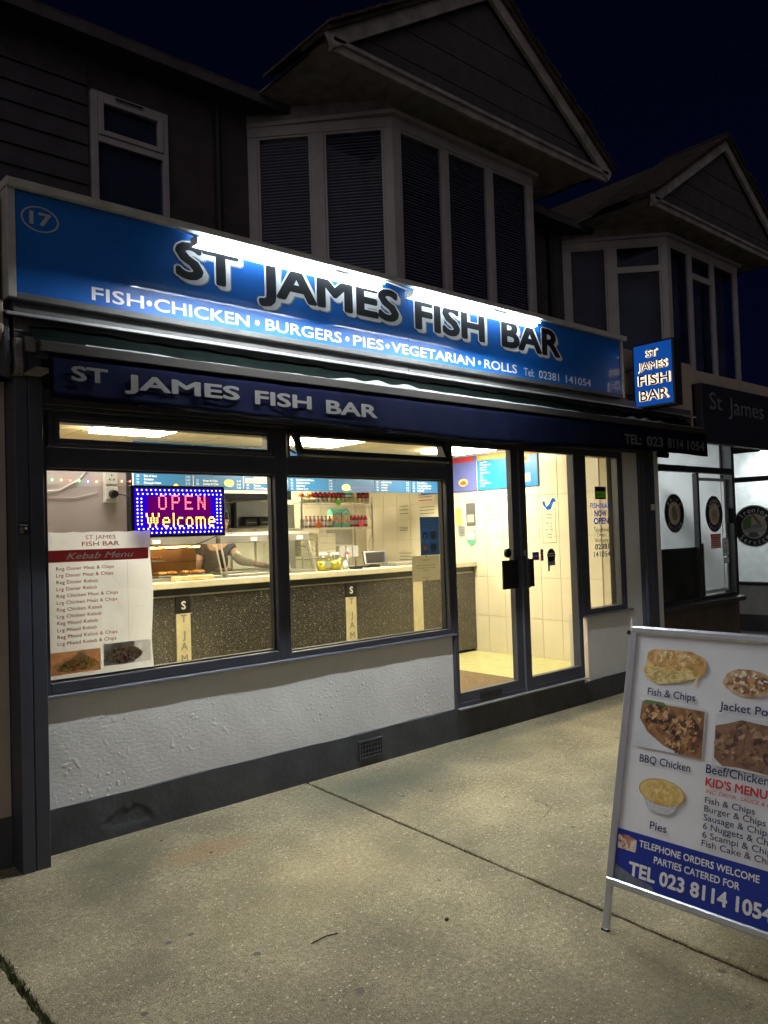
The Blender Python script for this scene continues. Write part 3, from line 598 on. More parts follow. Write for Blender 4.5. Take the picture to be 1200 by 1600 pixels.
# till
t = thing('till', 'black touch screen till on a stand on the counter', 'till')
MB().box(5.02, 5.16, 1.99, 2.10, 1.276, 1.31).build('card_reader', M_black, t, .003) if 0 else None
MB().quadbox([(5.28, 2.04, 1.31), (5.60, 2.04, 1.31), (5.60, 2.06, 1.305), (5.28, 2.06, 1.305), (5.33, 2.13, 1.45), (5.66, 2.13, 1.45), (5.66, 2.15, 1.445), (5.33, 2.15, 1.445)]).build('screen_body', M_black, t, .003)
MB().quadbox([(5.32, 2.043, 1.333), (5.565, 2.043, 1.333), (5.565, 2.045, 1.333), (5.32, 2.045, 1.333), (5.355, 2.113, 1.432), (5.615, 2.113, 1.432), (5.615, 2.116, 1.432), (5.355, 2.116, 1.432)]).build('screen', mat('grey screen', (.03, .03, .03), .8, spec=.1), t)
MB().box(5.36, 5.52, 2.07, 2.2, 1.276, 1.30).box(5.42, 5.46, 2.10, 2.16, 1.30, 1.38).build('stand', M_black, t, .002)
t = box('card_machine', M_black, 5.03, 5.15, 1.92, 2.0, 1.276, 1.31, None, .004); tag(t, 'small black card machine between the pots and the till', 'card machine')
t = box('cash_drawer', M_steel2, 5.68, 6.5, 2.0, 2.3, 1.276, 1.31, None, .003); tag(t, 'flat grey tray on the counter right of the till', 'tray')
# kitchen behind
t = thing('fryer_range', 'stainless fryer range with steel splashback behind the counter', 'fryer')
MB().box(2.5, 4.9, 3.0, 3.55, FZ, 1.74).build('range_body', M_steel, t, .004); MB().box(4.40, 4.82, 3.12, 3.5, 1.742, 2.02).build('upstand', M_steel, t, .004)
for x in (4.43, 4.61):
    MB().prism([(3.0, 1.76), (3.0, 1.83), (3.06, 1.86), (3.11, 1.86), (3.11, 1.76)], 'x', x, x+.155).build('fryer_lid', M_black, t, .004); box('lid_handle', M_lip, x+.02, x+.13, 2.985, 2.998, 1.79, 1.80, t)
MB().box(3.9, 4.37, 3.2, 3.5, 1.742, 2.02).build('hot_cupboard', M_steel2, t, .004); box('cupboard_rim', M_lip, 3.9, 4.37, 3.19, 3.199, 1.99, 2.01, t, 0)
for x in (3.95, 4.25, 4.55): box('front_panel', M_worktop, x, x+.27, 2.985, 2.999, 1.30, 1.72, t, .003)
t = MB().box(2.5, 5.0, 2.95, 3.7, 2.04, 2.16).build('extractor_hood', mat('dark steel', (.08, .08, .10), .3, metal=.4), None, .005); tag(t, 'dark extractor hood above the fryers', 'extractor hood')
t = box('steel_fridge', M_steel2, 4.92, 5.14, 3.1, 3.7, FZ, 2.0, None, .006); tag(t, 'tall steel cupboard between the fryers and the shelves', 'cupboard')
# clutter round the fryers
M_tubc = mat('clear tub', (.6, .58, .5), .4); M_red2 = mat('red plastic', (.55, .03, .03), .4); M_yel2 = mat('yellow plastic', (.8, .6, .05), .4)
t = MB().lathe((5.03, 3.3, 2.001), [(.07, 0), (.12, .03), (.14, .07), (.135, .07), (.11, .035), (.02, .01)], 18).build('steel_bowl', M_steel, None, smooth=True); tag(t, 'steel mixing bowl on top of the tall steel cupboard', 'bowl')
for k, (x, m, lab) in enumerate(((5.26, M_steel2, 'grey sauce bottle right beside the till'),)):
    yy = 2.3; t = thing('squeeze_bottle', lab, 'bottle'); MB().lathe((x, yy, 1.276), [(.026, 0), (.028, .01), (.028, .13), (.018, .145)], 12).build('bottle_body', m, t, smooth=True); MB().lathe((x, yy, 1.421), [(.016, 0), (.004, .05)], 10).build('nozzle', m, t, smooth=True)
for k in range(4):
    t = thing('food_tub', ['first steel tub from the left on the fryer top', 'second steel tub from the left on the fryer top', 'third steel tub from the left on the fryer top', 'rightmost steel tub on the fryer top, by the black lids'][k], 'tub', 'steel tubs on the fryer top'); x = 2.75+.28*k
    MB().lathe((x, 3.1, 1.741), [(.08, 0), (.09, .15), (.095, .16)], 14).build('tub_body', M_steel2, t, smooth=True); MB().lathe((x, 3.1, 1.902), [(.095, 0), (.095, .012), (.02, .02)], 14).build('lid', M_tubc, t)
for k in range(5):
    t = thing('ladle', ORD[k]+' utensil from the left hanging under the extractor hood', 'utensil', 'utensils hanging from the hood'); x = 3.0+.22*k; MB().tube((x, 2.98, 2.04), (x, 2.98, 1.80), .006, 6).build('handle', M_steel, t); MB().ball((x, 2.97, 1.78), .035, 10, (1, .5, .8)).build('bowl', M_steel, t, smooth=True)
for k in range(3):
    t = box('paper_bag_bundle', M_paperc, 4.93, 5.15, 3.0, 3.08, 1.62+.035*k, 1.652+.035*k, None, .004); tag(t, ['lowest bundle of paper bags beside the shelf post', 'middle bundle of paper bags beside the shelf post', 'top bundle of paper bags beside the shelf post'][k], 'paper bags', 'bundles of bags by the shelf')
t = thing('glass_display_rack', 'small wire rack leaning on the narrow cabinet', 'rack'); MB().path([(4.62, 2.06, 1.28), (4.60, 2.12, 1.52), (4.60, 2.3, 1.54)], .005).build('side_wire', M_lip, t)
# shelf rack
sh = thing('wire_shelf_rack', 'chrome wire shelving with bottles and cartons against the back wall', 'shelf')
SX0, SX1, SY0, SY1 = 5.22, 6.28, 3.08, 3.42
for x in (SX0, SX1):
    for y in (SY0, SY1): MB().tube((x, y, FZ), (x, y, 2.09), .012, 8).build('post', M_steel, sh)
SZ = (2.02, 1.725, 1.36)
for z in SZ:
    b = MB().box(SX0, SX1, SY0-.006, SY0+.006, z-.03, z-.022).box(SX0, SX1, SY0-.006, SY0+.006, z-.004, z)
    for i in range(40): x = SX0+(SX1-SX0)*i/39; b.box(x-.002, x+.002, SY0, SY1, z-.004, z-.0005)
    for i in range(22): x = SX0+(SX1-SX0)*i/22; w = (SX1-SX0)/44; b.tube((x, SY0-.004, z-.026), (x+w, SY0-.004, z-.004), .003, 4).tube((x+w, SY0-.004, z-.004), (x+2*w, SY0-.004, z-.026), .003, 4)
    b.build('wire_shelf', M_steel, sh)
def bottle(x, y, z, h, r, mb, mc, label, grp, cat='bottle', box_=False):
    t = thing('sauce_bottle', label, cat, grp)
    MB().lathe((x, y, z), [(r*.95, 0), (r, .01), (r, h*.68), (r*.45, h*.82), (r*.42, h*.9)], 10).build('bottle_body', mb, t, smooth=True); MB().lathe((x, y, z+h*.9), [(r*.5, 0), (r*.5, h*.1)], 10).build('cap', mc, t)
    MB().lathe((x, y, z+h*.18), [(r*1.03, 0), (r*1.03, h*.34)], 10).build('label_band', M_wh if mb is not M_wh else mc, t); return t
mcan = [mat('red can', (.5, .02, .03), .3), mat('dark can', (.06, .01, .02), .3), mat('cream can', (.75, .65, .35), .4), mat('teal can', (.03, .2, .25), .3), mat('orange can', (.8, .35, .05), .4)]
nm = ['red', 'dark brown', 'cream', 'teal', 'orange']
cans = [4, 2, 4, 0, 0, 0, 1, 1, 0, 0, 3, 3, 2, 1, 0, 0]
for i, c in enumerate(cans):
    x = SX0+.03+i*.066; t = thing('drinks_can', '%s can from the left on the top wire shelf, with a %s top half' % (ORD[i], 'dark red' if c in (0, 1) else nm[c]), 'can', 'cans on the top shelf'); 
    MB().lathe((x, 3.12, 2.021), [(.026, 0), (.030, .008), (.030, .055)], 10).build('lower_half', mcan[2] if c != 0 else M_steel, t, smooth=True); MB().lathe((x, 3.12, 2.077), [(.030, 0), (.030, .055), (.024, .065)], 10).build('upper_half', mcan[1] if c in (0, 1) else mcan[c], t, smooth=True)
    MB().lathe((x, 3.12, 2.09), [(.0305, 0), (.0305, .022)], 10).build('label_band', mcan[0] if c in (0, 1, 4) else M_wh, t)
for i in range(8): bottle(SX0+.04+i*.057, 3.13, 1.726, .135, .022, mat('pink grey bottle', (.34, .16, .17), .4), M_black, '%s small pink and grey bottle from the left on the middle shelf' % ORD[i], 'row of small bottles on the middle shelf')
for i in range(2):
    t = thing('milkshake_carton', ['teal and cream carton beside the small bottles', 'teal and cream carton beside the red bottles'][i], 'carton', 'gabled cartons on the middle shelf'); x = 5.69+i*.135
    box('lower_band', mat('teal print', (.15, .55, .45), .5), x, x+.125, 3.10, 3.22, 1.726, 1.77, t); box('picture_band', mottle('carton picture%d' % i, [(.75, .12, .3), (.9, .75, .4), (.9, .8, .5)], 18), x+.001, x+.124, 3.101, 3.219, 1.771, 1.87, t)
    MB().prism([(3.10, 1.871), (3.10, 1.90), (3.16, 1.95), (3.22, 1.90), (3.22, 1.871)], 'x', x, x+.125).build('gable_top', mat('teal print', (.15, .55, .45)), t); MB().prism([(x+.005, 1.88), (x+.062, 1.925), (x+.12, 1.88), (x+.105, 1.88), (x+.062, 1.91), (x+.02, 1.88)], 'y', 3.095, 3.099).build('chevron', M_wh, t)
for i in range(5): bottle(5.99+i*.056, 3.13, 1.726, .155, .025, mcan[0], M_wh, '%s red sauce bottle with white cap, right of the cartons on the middle shelf' % ORD[i], 'red bottles on the middle shelf')
def star(px, py, y, r, m, label):
    c = at(px, py, y=y); pts = [(c.x+(r if k % 2 == 0 else r*.68)*math.cos(PI*k/9), c.z+(r if k % 2 == 0 else r*.68)*math.sin(PI*k/9)) for k in range(18)]
    t = MB().prism(pts, 'y', y-.002, y).build('price_star', m); tag(t, label, 'price tag', 'paper price stars on the shelves')
star(529, 785, 3.06, .045, M_lime, 'bright green star on the top wire shelf'); star(498, 820, 3.06, .05, M_orange, 'orange star under the row of small bottles'); star(565, 818, 3.06, .05, M_pink, 'pink star under the red bottles'); star(543, 867, 3.06, .048, M_pink, 'pink star on the lowest shelf')
for k in range(7):
    t = box('pizza_box', mat('box card', (.72, .66, .50), .8), 5.42+.004*(k % 2), 5.68, 3.05, 3.33, 1.39+.038*k, 1.426+.038*k, None, .003); tag(t, '%s flat food box up in the neat stack below the middle shelf' % ['first', 'second', 'third', 'fourth', 'fifth', 'sixth'][k] if k < 6 else 'topmost flat food box of the neat stack', 'box', 'stack of flat food boxes')
for k in range(5):
    t = box('meal_box', mat('box card2', (.66, .60, .42), .8), 5.17, 5.38, 3.04, 3.3, 1.40+.055*k, 1.452+.055*k, None, .003); tag(t, ['lowest box of the left stack marked CHIPS', 'second box up in the left stack marked CHIPS', 'middle box of the left stack marked CHIPS', 'fourth box up in the left stack marked CHIPS', 'topmost box of the left stack marked CHIPS'][k], 'box', 'stack of deeper boxes by the cabinet'); front(3.0395, t).text('CHIPS', 5.20, 1.415+.055*k, .02, M_inkg, 5.34, name='print')
for k in range(3):
    t = box('paper_pad', M_wh, 5.76+.1*k, 5.85+.1*k, 3.08, 3.25, 1.361, 1.50, None, .003); tag(t, ['stack of white paper bags left of the other two', 'middle stack of white paper bags on the low shelf', 'right stack of white paper bags on the low shelf'][k], 'paper bags', 'white paper stacks on the low shelf')
t = box('grey_appliance', M_steel2, 5.70, 6.1, 3.25, 3.4, 1.52, 1.70, None, .004); tag(t, 'grey metal box under the middle shelf', 'box')
t = MB().path([at(575, 770, y=3.5), at(577, 800, y=3.5), at(583, 825, y=3.5), at(576, 850, y=3.5), at(584, 875, y=3.5)], .004).build('wall_cable', M_steel2); tag(t, 'thin cable hanging down the back wall right of the shelves', 'cable')
# menu boards hung over the counter
bx = [2.84, 3.41, 3.94, 4.45, 5.036, 5.585, 6.133, 6.79]; rows = [['Box of Salad', 'Coleslaw', 'Pineapple Fritter', 'Mushy Peas'], ['Burger & Chips', 'Sausage & Chips', 'Nuggets & Chips'], None, ['Tuna & Mayo', 'Baked Beans & Cheese', 'Chilli Con Carne', 'Beef Curry', 'Chicken Curry'], ['Half Chicken'], ['Large Plaice', 'Large Fish Cake', '12 Scampi', '6 Scampi', 'Cod Roe'], ['Chips & Cheese', 'Chips, Cheese & Beans', 'Large Chips & Cheese', 'Pea Fritter']]
M_mpic = mottle('menu picture', [(.6, .3, .08), (.85, .6, .2), (.9, .8, .5)], 40)
ml = ['holding salads and fritters', 'with burgers and a picture of chips', 'with a cream sausages heading', 'with fillings and curries', 'with an oval badge on it', 'with plaice and scampi', 'with cheesy chips at the right end']
for i in range(7):
    t = thing('menu_board', 'blue menu board hung over the counter '+ml[i], 'menu board', 'blue menu boards over the counter'); a, c = bx[i]+.006, bx[i+1]-.006
    box('board', M_ltblue, a, c, 2.2, 2.215, 2.085, 2.5, t, .002); q = front(2.1995, t)
    if i == 2:
        q.rect('heading_band', a+.01, c-.01, 2.155, 2.20, mat('cream band', (.75, .68, .45))); q.text('SAUSAGES', a+.03, 2.163, .026, M_inkg, c-.18, .02); q.text([('Jumbo Sausage Roll', a+.1, 2.21), ('Sausage', a+.1, 2.125), ('Battered Sausage', a+.1, 2.097)], 0, 0, .018, M_wh, off=.015)
        q.text([('29.', a+.02, 2.125), ('31.', a+.02, 2.097)], 0, 0, .018, M_wh)
    else:
        ls = rows[i]; q.text([(s, a+.09, 2.10+.03*(len(ls)-1-k)) for k, s in enumerate(ls)], 0, 0, .018, M_wh, off=.015, xs=.95)
        if i != 4:
            q.text([('%d.' % (20+7*i+k), a+.02, 2.10+.03*(len(ls)-1-k)) for k in range(len(ls))], 0, 0, .018, M_wh); q.text([('%d.%d0' % (2+(k*3+i) % 6, (k*5+i) % 9), c-.075, 2.10+.03*(len(ls)-1-k)) for k in range(len(ls))], 0, 0, .018, M_wh)
        else: q.disc('badge', a+.14, 2.13, .06, M_paperc, .003, .62); q.disc('badge_picture', a+.14, 2.13, .04, M_mpic, .005, .45); q.text('COLD DRINKS', a+.22, 2.12, .022, mat('faint red', (.35, .12, .25)), c-.05)
        if i == 1: q.flat('picture', blob(c-.16, 2.15, .055, .035, seed=3), M_mpic, .004)
        if i == 0: q.disc('picture', c-.17, 2.115, .025, M_mpic, .004, .8)
box('bracket_rail', M_worktop, 2.84, 4.4, 2.195, 2.22, 2.055, 2.082, bpy.data.objects['menu_board.002'] if 'menu_board.002' in bpy.data.objects else None, 0)
# menu boards and notices on the right tiled wall
def side(parent, x=XW-.004): return Plane((x, 0, 0), (0, -1, 0), (0, 0, 1), parent)      # u = -y
for (y0, y1, k) in ((2.75, 1.82, 0), (1.80, .93, 1)):
    t = thing('wall_menu', ['blue and purple menu board with a red heading on the tiled wall', 'bright blue menu board with an orange heading behind the door'][k], 'menu board'); z0, z1 = 2.095, 2.505
    box('board', mat('purple blue print', (.12, .14, .42), .35, vs=1, var=.2) if k == 0 else mat('bright blue print', (.02, .22, .62), .35), XW-.018, XW-.004, y1, y0, z0, z1, t); q = side(t, XW-.0185)
    q.rect('heading', -y0+.01, -y1-.03, z1-.065, z1-.008, M_kred if k == 0 else mat('orange heading', (.8, .38, .04)), .001)
    if k == 0: q.disc('picture', -2.02, 2.2, .075, M_mpic, .002, .6); q.disc('dish', -2.02, 2.195, .05, mottle('dish', [(.15, .05, .02), (.5, .2, .05)], 40), .004, .5)
    else:
        q.text('SPECIAL FISH', -y0+.05, z1-.05, .03, M_paperc, -y1-.38); q.text([(s, -y0+.05, z1-.10-.030*j) for j, s in enumerate(['Large Plaice', 'Battered Sausage', 'Large Cod', 'Fish Cake', 'Large Haddock', 'Roe', 'Rock', 'Pie Fritter', 'Pineapple Fritter', 'Scampi'])], 0, 0, .017, M_wh, off=.02)
        q.rect('picture', -1.22, -1.03, 2.36, 2.45, M_wh, .002); q.flat('food', blob(-1.125, 2.40, .07, .03, seed=5), M_fry, .004); q.rect('picture', -1.22, -1.03, 2.15, 2.24, M_wh, .002); q.flat('food', blob(-1.125, 2.195, .07, .032, seed=6), M_mpic, .004)
def notice(y0, y1, z0, z1, m, label, lines=None, cat='notice', red=None):
    t = thing('wall_notice', label, cat); MB().box(XW-.006, XW-.003, y1, y0, z0, z1).build('sheet', m, t); q = side(t, XW-.0065)
    for s in (lines or []): q.rect('text_line', *s, M_inkg, .001)
    if red: q.rect('red_line', *red, M_kred, .001)
    return t, q
t, q = notice(2.005, 1.86, 1.69, 1.955, mat('dark grey card', (.10, .10, .11), .4), 'dark grey card with a pale square on the tiled wall by the door'); q.rect('pale_square', -1.985, -1.885, 1.73, 1.82, M_letg, .001)
t, q = notice(1.765, 1.51, 1.75, 1.965, M_paperc, 'framed cream certificate on the tiled wall', [(-1.72, -1.56, 1.925, 1.933), (-1.73, -1.55, 1.895, 1.90), (-1.73, -1.55, 1.875, 1.88), (-1.70, -1.58, 1.855, 1.86), (-1.70, -1.56, 1.80, 1.806)])
t, q = notice(2.0, 1.87, 1.5, 1.63, M_paperc, 'green edged shield shaped badge below the grey card'); q.flat('shield', [(-2.0, 1.635), (-1.87, 1.635), (-1.87, 1.49), (-1.935, 1.45), (-2.0, 1.49)], mat('green print', (.1, .35, .25)), .0005); q.rect('white_square', -1.985, -1.885, 1.53, 1.62, M_wh, .002)
t, q = notice(2.17, 2.08, 1.70, 1.90, mat('yellow card', (.75, .65, .15)), 'narrow yellow card on the wall beside the left door edge')
t, q = notice(2.14, 2.03, 1.57, 1.70, M_paper, 'small paper with lines under the yellow card', [(-2.12, -2.05, 1.67-.02*i, 1.675-.02*i) for i in range(4)])
for k, (px, py, w, h, lab) in enumerate([(665, 775, .34, .14, 'wide sheet with an orange line under the right menu board'), (668, 800, .38, .20, 'sheet with two lines of capitals on the tiled wall'), (632, 800, .24, .24, 'handwritten sheet on the tiled wall right of the shelves'), (632, 828, .22, .10, 'small framed drawing below the handwritten sheet'), (635, 872, .34, .2, 'scribbled paper standing on the wall right of the till')]):
    c = at(px, py, x=XW); t, q = notice(c.y+w/2, c.y-w/2, c.z-h/2, c.z+h/2, M_paperc, lab, [(-c.y-w*.35, -c.y+w*.33, c.z+h*(.3-.2*i), c.z+h*(.3-.2*i)+.008) for i in range(3)], red=(-c.y-w*.35, -c.y+w*.35, c.z-h*.42, c.z-h*.34) if k == 0 else None)
# worker behind the counter
def skin(name, pts, edges, rad, m, parent, root=0, sub=2):
    me = bpy.data.meshes.new(name); me.from_pydata(pts, edges, []); o = bpy.data.objects.new(name, me); COL.objects.link(o)
    md = o.modifiers.new('s', 'SKIN'); md.use_smooth_shade = True; sv = me.skin_vertices[0].data
    for i, r in enumerate(rad): sv[i].radius = (r, r) if not isinstance(r, tuple) else r
    sv[root].use_root = True; ss = o.modifiers.new('u', 'SUBSURF'); ss.levels = sub; ss.render_levels = sub
    dg = bpy.context.evaluated_depsgraph_get(); m2 = bpy.data.meshes.new_from_object(o.evaluated_get(dg)); bpy.data.objects.remove(o); m2.name = name
    for p_ in m2.polygons: p_.use_smooth = True
    m2.materials.clear(); return link(name, m2, m, parent)
per = thing('person', 'worker in dark top and pale sleeve reaching into a cabinet, half hidden by open sign', 'person')
hx, hy = 3.965, 2.80
P = [(hx-.05, hy+.05, 1.10), (hx-.03, hy+.03, 1.30), (hx-.01, hy, 1.47), (hx, hy-.02, 1.60), (hx+.01, hy-.04, 1.68), (hx+.02, hy-.06, 1.78), (hx+.02, hy-.06, 1.87),
     (hx-.17, hy+.05, 1.53), (hx-.24, hy-.02, 1.30), (hx-.20, hy-.22, 1.22), (hx-.16, hy-.30, 1.23),
     (hx+.14, hy-.03, 1.53), (hx+.17, hy-.16, 1.40), (hx+.31, hy-.32, 1.355), (hx+.37, hy-.36, 1.345),
     (hx-.14, hy+.05, 1.03), (hx-.15, hy+.02, .68), (hx-.15, hy+.06, .30), (hx-.15, hy-.06, .265),
     (hx+.05, hy+.05, 1.03), (hx+.07, hy+.02, .68), (hx+.07, hy+.06, .30), (hx+.07, hy-.06, .265)]
E_ = [(0, 1), (1, 2), (2, 3), (3, 4), (4, 5), (5, 6), (3, 7), (7, 8), (8, 9), (9, 10), (3, 11), (11, 12), (12, 13), (13, 14), (0, 15), (15, 16), (16, 17), (17, 18), (0, 19), (19, 20), (20, 21), (21, 22)]
R_ = [.13, .12, .135, .09, .052, .085, .075, .06, .042, .03, .026, .058, .042, .03, .026, .085, .06, .04, .035, .085, .06, .04, .035]
skin('body', P, E_, R_, M_skin, per)
skin('dark_top', P[:4]+[P[7], tuple(Vector(P[7]).lerp(Vector(P[8]), .45)), P[11], tuple(Vector(P[11]).lerp(Vector(P[12]), .35))], [(0, 1), (1, 2), (2, 3), (3, 4), (4, 5), (3, 6), (6, 7)], [.145, .135, .15, .10, .075, .06, .072, .06], mat('dark cloth', (.03, .03, .04), .9), per)
skin('sleeve', [tuple(Vector(P[11]).lerp(Vector(P[12]), .3)), P[12], tuple(Vector(P[12]).lerp(Vector(P[13]), .8))], [(0, 1), (1, 2)], [.056, .048, .037], mat('pale sleeve', (.88, .80, .62), .9), per)
skin('trousers', [P[0], P[15], P[16], P[17], P[19], P[20], P[21]], [(0, 1), (1, 2), (2, 3), (0, 4), (4, 5), (5, 6)], [.14, .1, .075, .055, .1, .075, .055], mat('dark cloth', (.03, .03, .04)), per)
MB().ball((hx+.02, hy-.045, 1.86), .098, 12, (.9, 1, .85)).build('hair', mat('dark hair', (.02, .015, .01), .8), per, smooth=True)
MB().ball((hx+.105, hy-.05, 1.79), .03, 8, (.4, .8, 1.1)).build('ear', M_skin, per, smooth=True); MB().ball((hx-.065, hy-.05, 1.79), .03, 8, (.4, .8, 1.1)).build('ear', M_skin, per, smooth=True)
MB().prism([(hy-.155, 1.80), (hy-.175, 1.765), (hy-.14, 1.76)], 'x', hx+.008, hx+.032).build('nose', M_skin, per, .004)
for dx in (-.03, .045): MB().ball((hx+.01+dx, hy-.132, 1.805), .012, 8).build('eye', M_wh, per, smooth=True); MB().ball((hx+.01+dx, hy-.143, 1.805), .005, 6).build('pupil', M_black, per)
MB().box(hx-.01, hx+.05, hy-.142, hy-.132, 1.728, 1.734).build('mouth', mat('lip', (.4, .12, .1)), per)
for hd, dr, sg in ((14, Vector((.9, -.35, -.12)).normalized(), 1), (10, Vector((.35, -.9, .05)).normalized(), -1)):
    w = Vector(P[hd]); sd = dr.cross(Vector((0, 0, 1))).normalized()
    pts = [tuple(w-dr*.03), tuple(w+dr*.035), tuple(w+dr*.075)]; ed = [(0, 1), (1, 2)]; rd = [.022, (.036, .018), (.038, .015)]
    for k, L_ in enumerate((.055, .068, .072, .062)):
        a = w+dr*.075+sd*(.027-.018*k); n0 = len(pts); pts += [tuple(a+dr*.01), tuple(a+dr*L_*.55+Vector((0, 0, -.004))), tuple(a+dr*L_+Vector((0, 0, -.014)))]; ed += [(2, n0), (n0, n0+1), (n0+1, n0+2)]; rd += [.0095, .009, .007]
    n0 = len(pts); a = w+dr*.02-sd*.03*sg; pts += [tuple(a), tuple(a+dr*.03-sd*.02*sg), tuple(a+dr*.05-sd*.022*sg)]; ed += [(1, n0), (n0, n0+1), (n0+1, n0+2)]; rd += [.012, .010, .008]
    skin('hand', pts, ed, rd, M_skin, per, 0, 1)

# ------------------------------------------------------------------ things in and on the windows
led = thing('led_open_sign', 'glowing blue and red light up sign reading open welcome in the window', 'sign')
lx0, lx1, lz0, lz1 = 1.90, 2.515, 1.645, 1.955
box('case', M_black, lx0, lx1, .085, .12, lz0, lz1, led, .004)
q = front(.0848, led); q.rect('blue_glow_panel', lx0+.018, lx1-.018, lz0+.018, lz1-.018, glow('blue led glow on panel', (.03, .0, .75), 1.0), .001)  # blue emission stands in for led light falling on the board
q.rect('red_glow_panel', lx0+.10, lx1-.10, lz0+.075, lz1-.065, glow('red led glow on panel', (.16, .0, .16), .9), .002)  # reddish emission stands in for red led light on the board
def dots(pts, m, r=.0046):
    b = MB()
    for (x, z) in pts: b.ball((x, .079, z), r, 6)
    o = b.build('led_dots', m, led); tag(o, kind='stuff'); return o
pts = []
for k in range(20): 
    for zz in (lz0+.028, lz0+.052, lz1-.028, lz1-.052):
        if k in (0, 19) and zz in (lz0+.052, lz1-.052): pass
        pts.append((lx0+.035+(lx1-lx0-.07)*k/19+(.0 if zz in (lz0+.028, lz1-.028) else .006), zz))
for k in range(8):
    for xx in (lx0+.035, lx0+.06, lx1-.035, lx1-.06): pts.append((xx, lz0+.08+(lz1-lz0-.16)*k/7))
dots(pts, glow('pale blue led', (.55, .6, 1), 6))
FONT = {'O': ['.###.', '#...#', '#...#', '#...#', '#...#', '#...#', '.###.'], 'P': ['####.', '#...#', '#...#', '####.', '#....', '#....', '#....'], 'E': ['#####', '#....', '#....', '#### ', '#....', '#....', '#####'], 'N': ['#...#', '##..#', '##..#', '#.#.#', '#..##', '#..##', '#...#'],
        'W': ['#...#...#', '#...#...#', '.#.#.#.#.', '.#.#.#.#.', '.#.#.#.#.', '..#...#..', '..#...#..'], 'e': ['.....', '.....', '.###.', '#...#', '#####', '#....', '.###.'], 'l': ['#', '#', '#', '#', '#', '#', '#'], 'c': ['....', '....', '.###', '#...', '#...', '#...', '.###'],
        'o': ['.....', '.....', '.###.', '#...#', '#...#', '#...#', '.###.'], 'm': ['.......', '.......', '######.', '#..#..#', '#..#..#', '#..#..#', '#..#..#']}
def word(s, x0, x1, z0, z1, gap):
    w = sum(len(FONT[c][0]) for c in s)+gap*(len(s)-1); p = []; cx = 0
    for c in s:
        for r_, row in enumerate(FONT[c]):
            for k, ch in enumerate(row):
                if ch == '#': p.append((x0+(x1-x0)*(cx+k)/(w-1), z1-(z1-z0)*r_/6))
        cx += len(FONT[c][0])+gap
    return p
dots(word('OPEN', 2.07, 2.37, 1.815, 1.893, 3), glow('red led', (1, .10, .10), 7), .005); dots(word('Welcome', 1.99, 2.435, 1.71, 1.785, 2), glow('amber led', (1, .55, .06), 7), .005)
MB().path([(lx0+.03, .10, lz0), (lx0+.13, .10, lz0-.05), (lx0+.24, .10, lz0-.075), (lx0+.36, .10, lz0-.065), (lx0+.48, .10, lz0-.03), (lx0+.56, .10, lz0)], .003).build('cable', M_black, led)
# string lights down the mullion and across the lilac wall
bulb = {c: glow(c+' fairy bulb', v, 9) for c, v in dict(red=(1, .12, .08), green=(.15, 1, .35), blue=(.3, .35, 1), amber=(1, .5, .15), white=(.9, .95, 1)).items()}
bmesh_ = {c: MB().ball((0, 0, 0), .0065, 6).mesh('bulb') for c in bulb}
for c in bulb: bmesh_[c].materials.append(bulb[c])
def string(pts, n, label, seq, r=.002):
    t = thing('fairy_lights', label, 'string lights'); MB().path(pts, r, 5).build('cord', mat('clear cord', (.35, .4, .35), .4), t)
    for k in range(n):
        f_ = k/(n-1)*(len(pts)-1); i = min(int(f_), len(pts)-2); q = Vector(pts[i]).lerp(Vector(pts[i+1]), f_-i); o = link('bulb', bmesh_[seq[k % len(seq)]], None, t); o.location = q
xs0 = at(430, 850, y=.085).x
string([(xs0+.004*math.sin(k*1.7), .085, 2.02-.098*k) for k in range(10)], 34, 'coloured fairy lights hanging down beside the centre window bar', ['amber', 'red', 'green', 'white', 'amber', 'red', 'green', 'blue'])
zs0 = at(110, 751, y=.975).z
string([(1.40+.08*k, .975, zs0-.004*math.sin(k)) for k in range(12)], 16, 'faint row of fairy lights across the lilac wall', ['amber', 'red', 'green', 'blue', 'amber', 'red', 'green'])
# kebab menu poster, taped inside the glass
kb = thing('kebab_menu_poster', 'curling white kebab menu poster with red band and two kebab pictures in the left window', 'poster')
kx0, kx1, kz0, kz1 = 1.398, 1.985, .905, 1.69
v = []; f = []
for j in range(17):
    for i in range(13):
        a, c = i/12, j/16; v.append((kx0+(kx1-kx0)*a-(.008*math.sin(c*9) if i == 12 else 0), -.0, kz0+(kz1-kz0)*c-(.012*a if j == 0 else 0)+(random.uniform(-.008, .002) if j == 16 and i not in (0, 12) else 0)))
for k in range(len(v)): x, y_, z = v[k]; v[k] = (x, .022+.0035*(math.sin(x*21)+math.sin(z*9+x*14)+.5*math.sin(z*31)), z)
for j in range(16):
    for i in range(12): k = j*13+i; f.append((k, k+1, k+14, k+13))
me = bpy.data.meshes.new('sheet'); me.from_pydata(v, [], f); me.shade_smooth(); link('sheet', me, M_paper, kb)
q = front(.0115, kb)
q.rect('red_band', kx0+.002, kx1-.022, 1.525, 1.59, M_kred, 0); q.text('Kebab Menu', kx0+.10, 1.54, .034, M_wh, kx1-.11, .012, .001, shear=.35)
q.text('ST JAMES', kx0+.205, 1.645, .022, M_kred, kx0+.375, .0, .0005); q.text('FISH BAR', kx0+.185, 1.608, .025, M_kred, kx0+.395, .012, .0005)
items = ['Reg Doner Meat & Chips', 'Lrg Doner Meat & Chips', 'Reg Doner Kebab', 'Lrg Doner Kebab', 'Reg Chicken Meat & Chips', 'Lrg Chicken Meat & Chips', 'Reg Chicken Kebab', 'Lrg Chicken Kebab', 'Reg Mixed Kebab', 'Lrg Mixed Kebab', 'Reg Mixed Kebab & Chips', 'Lrg Mixed Kebab & Chips']
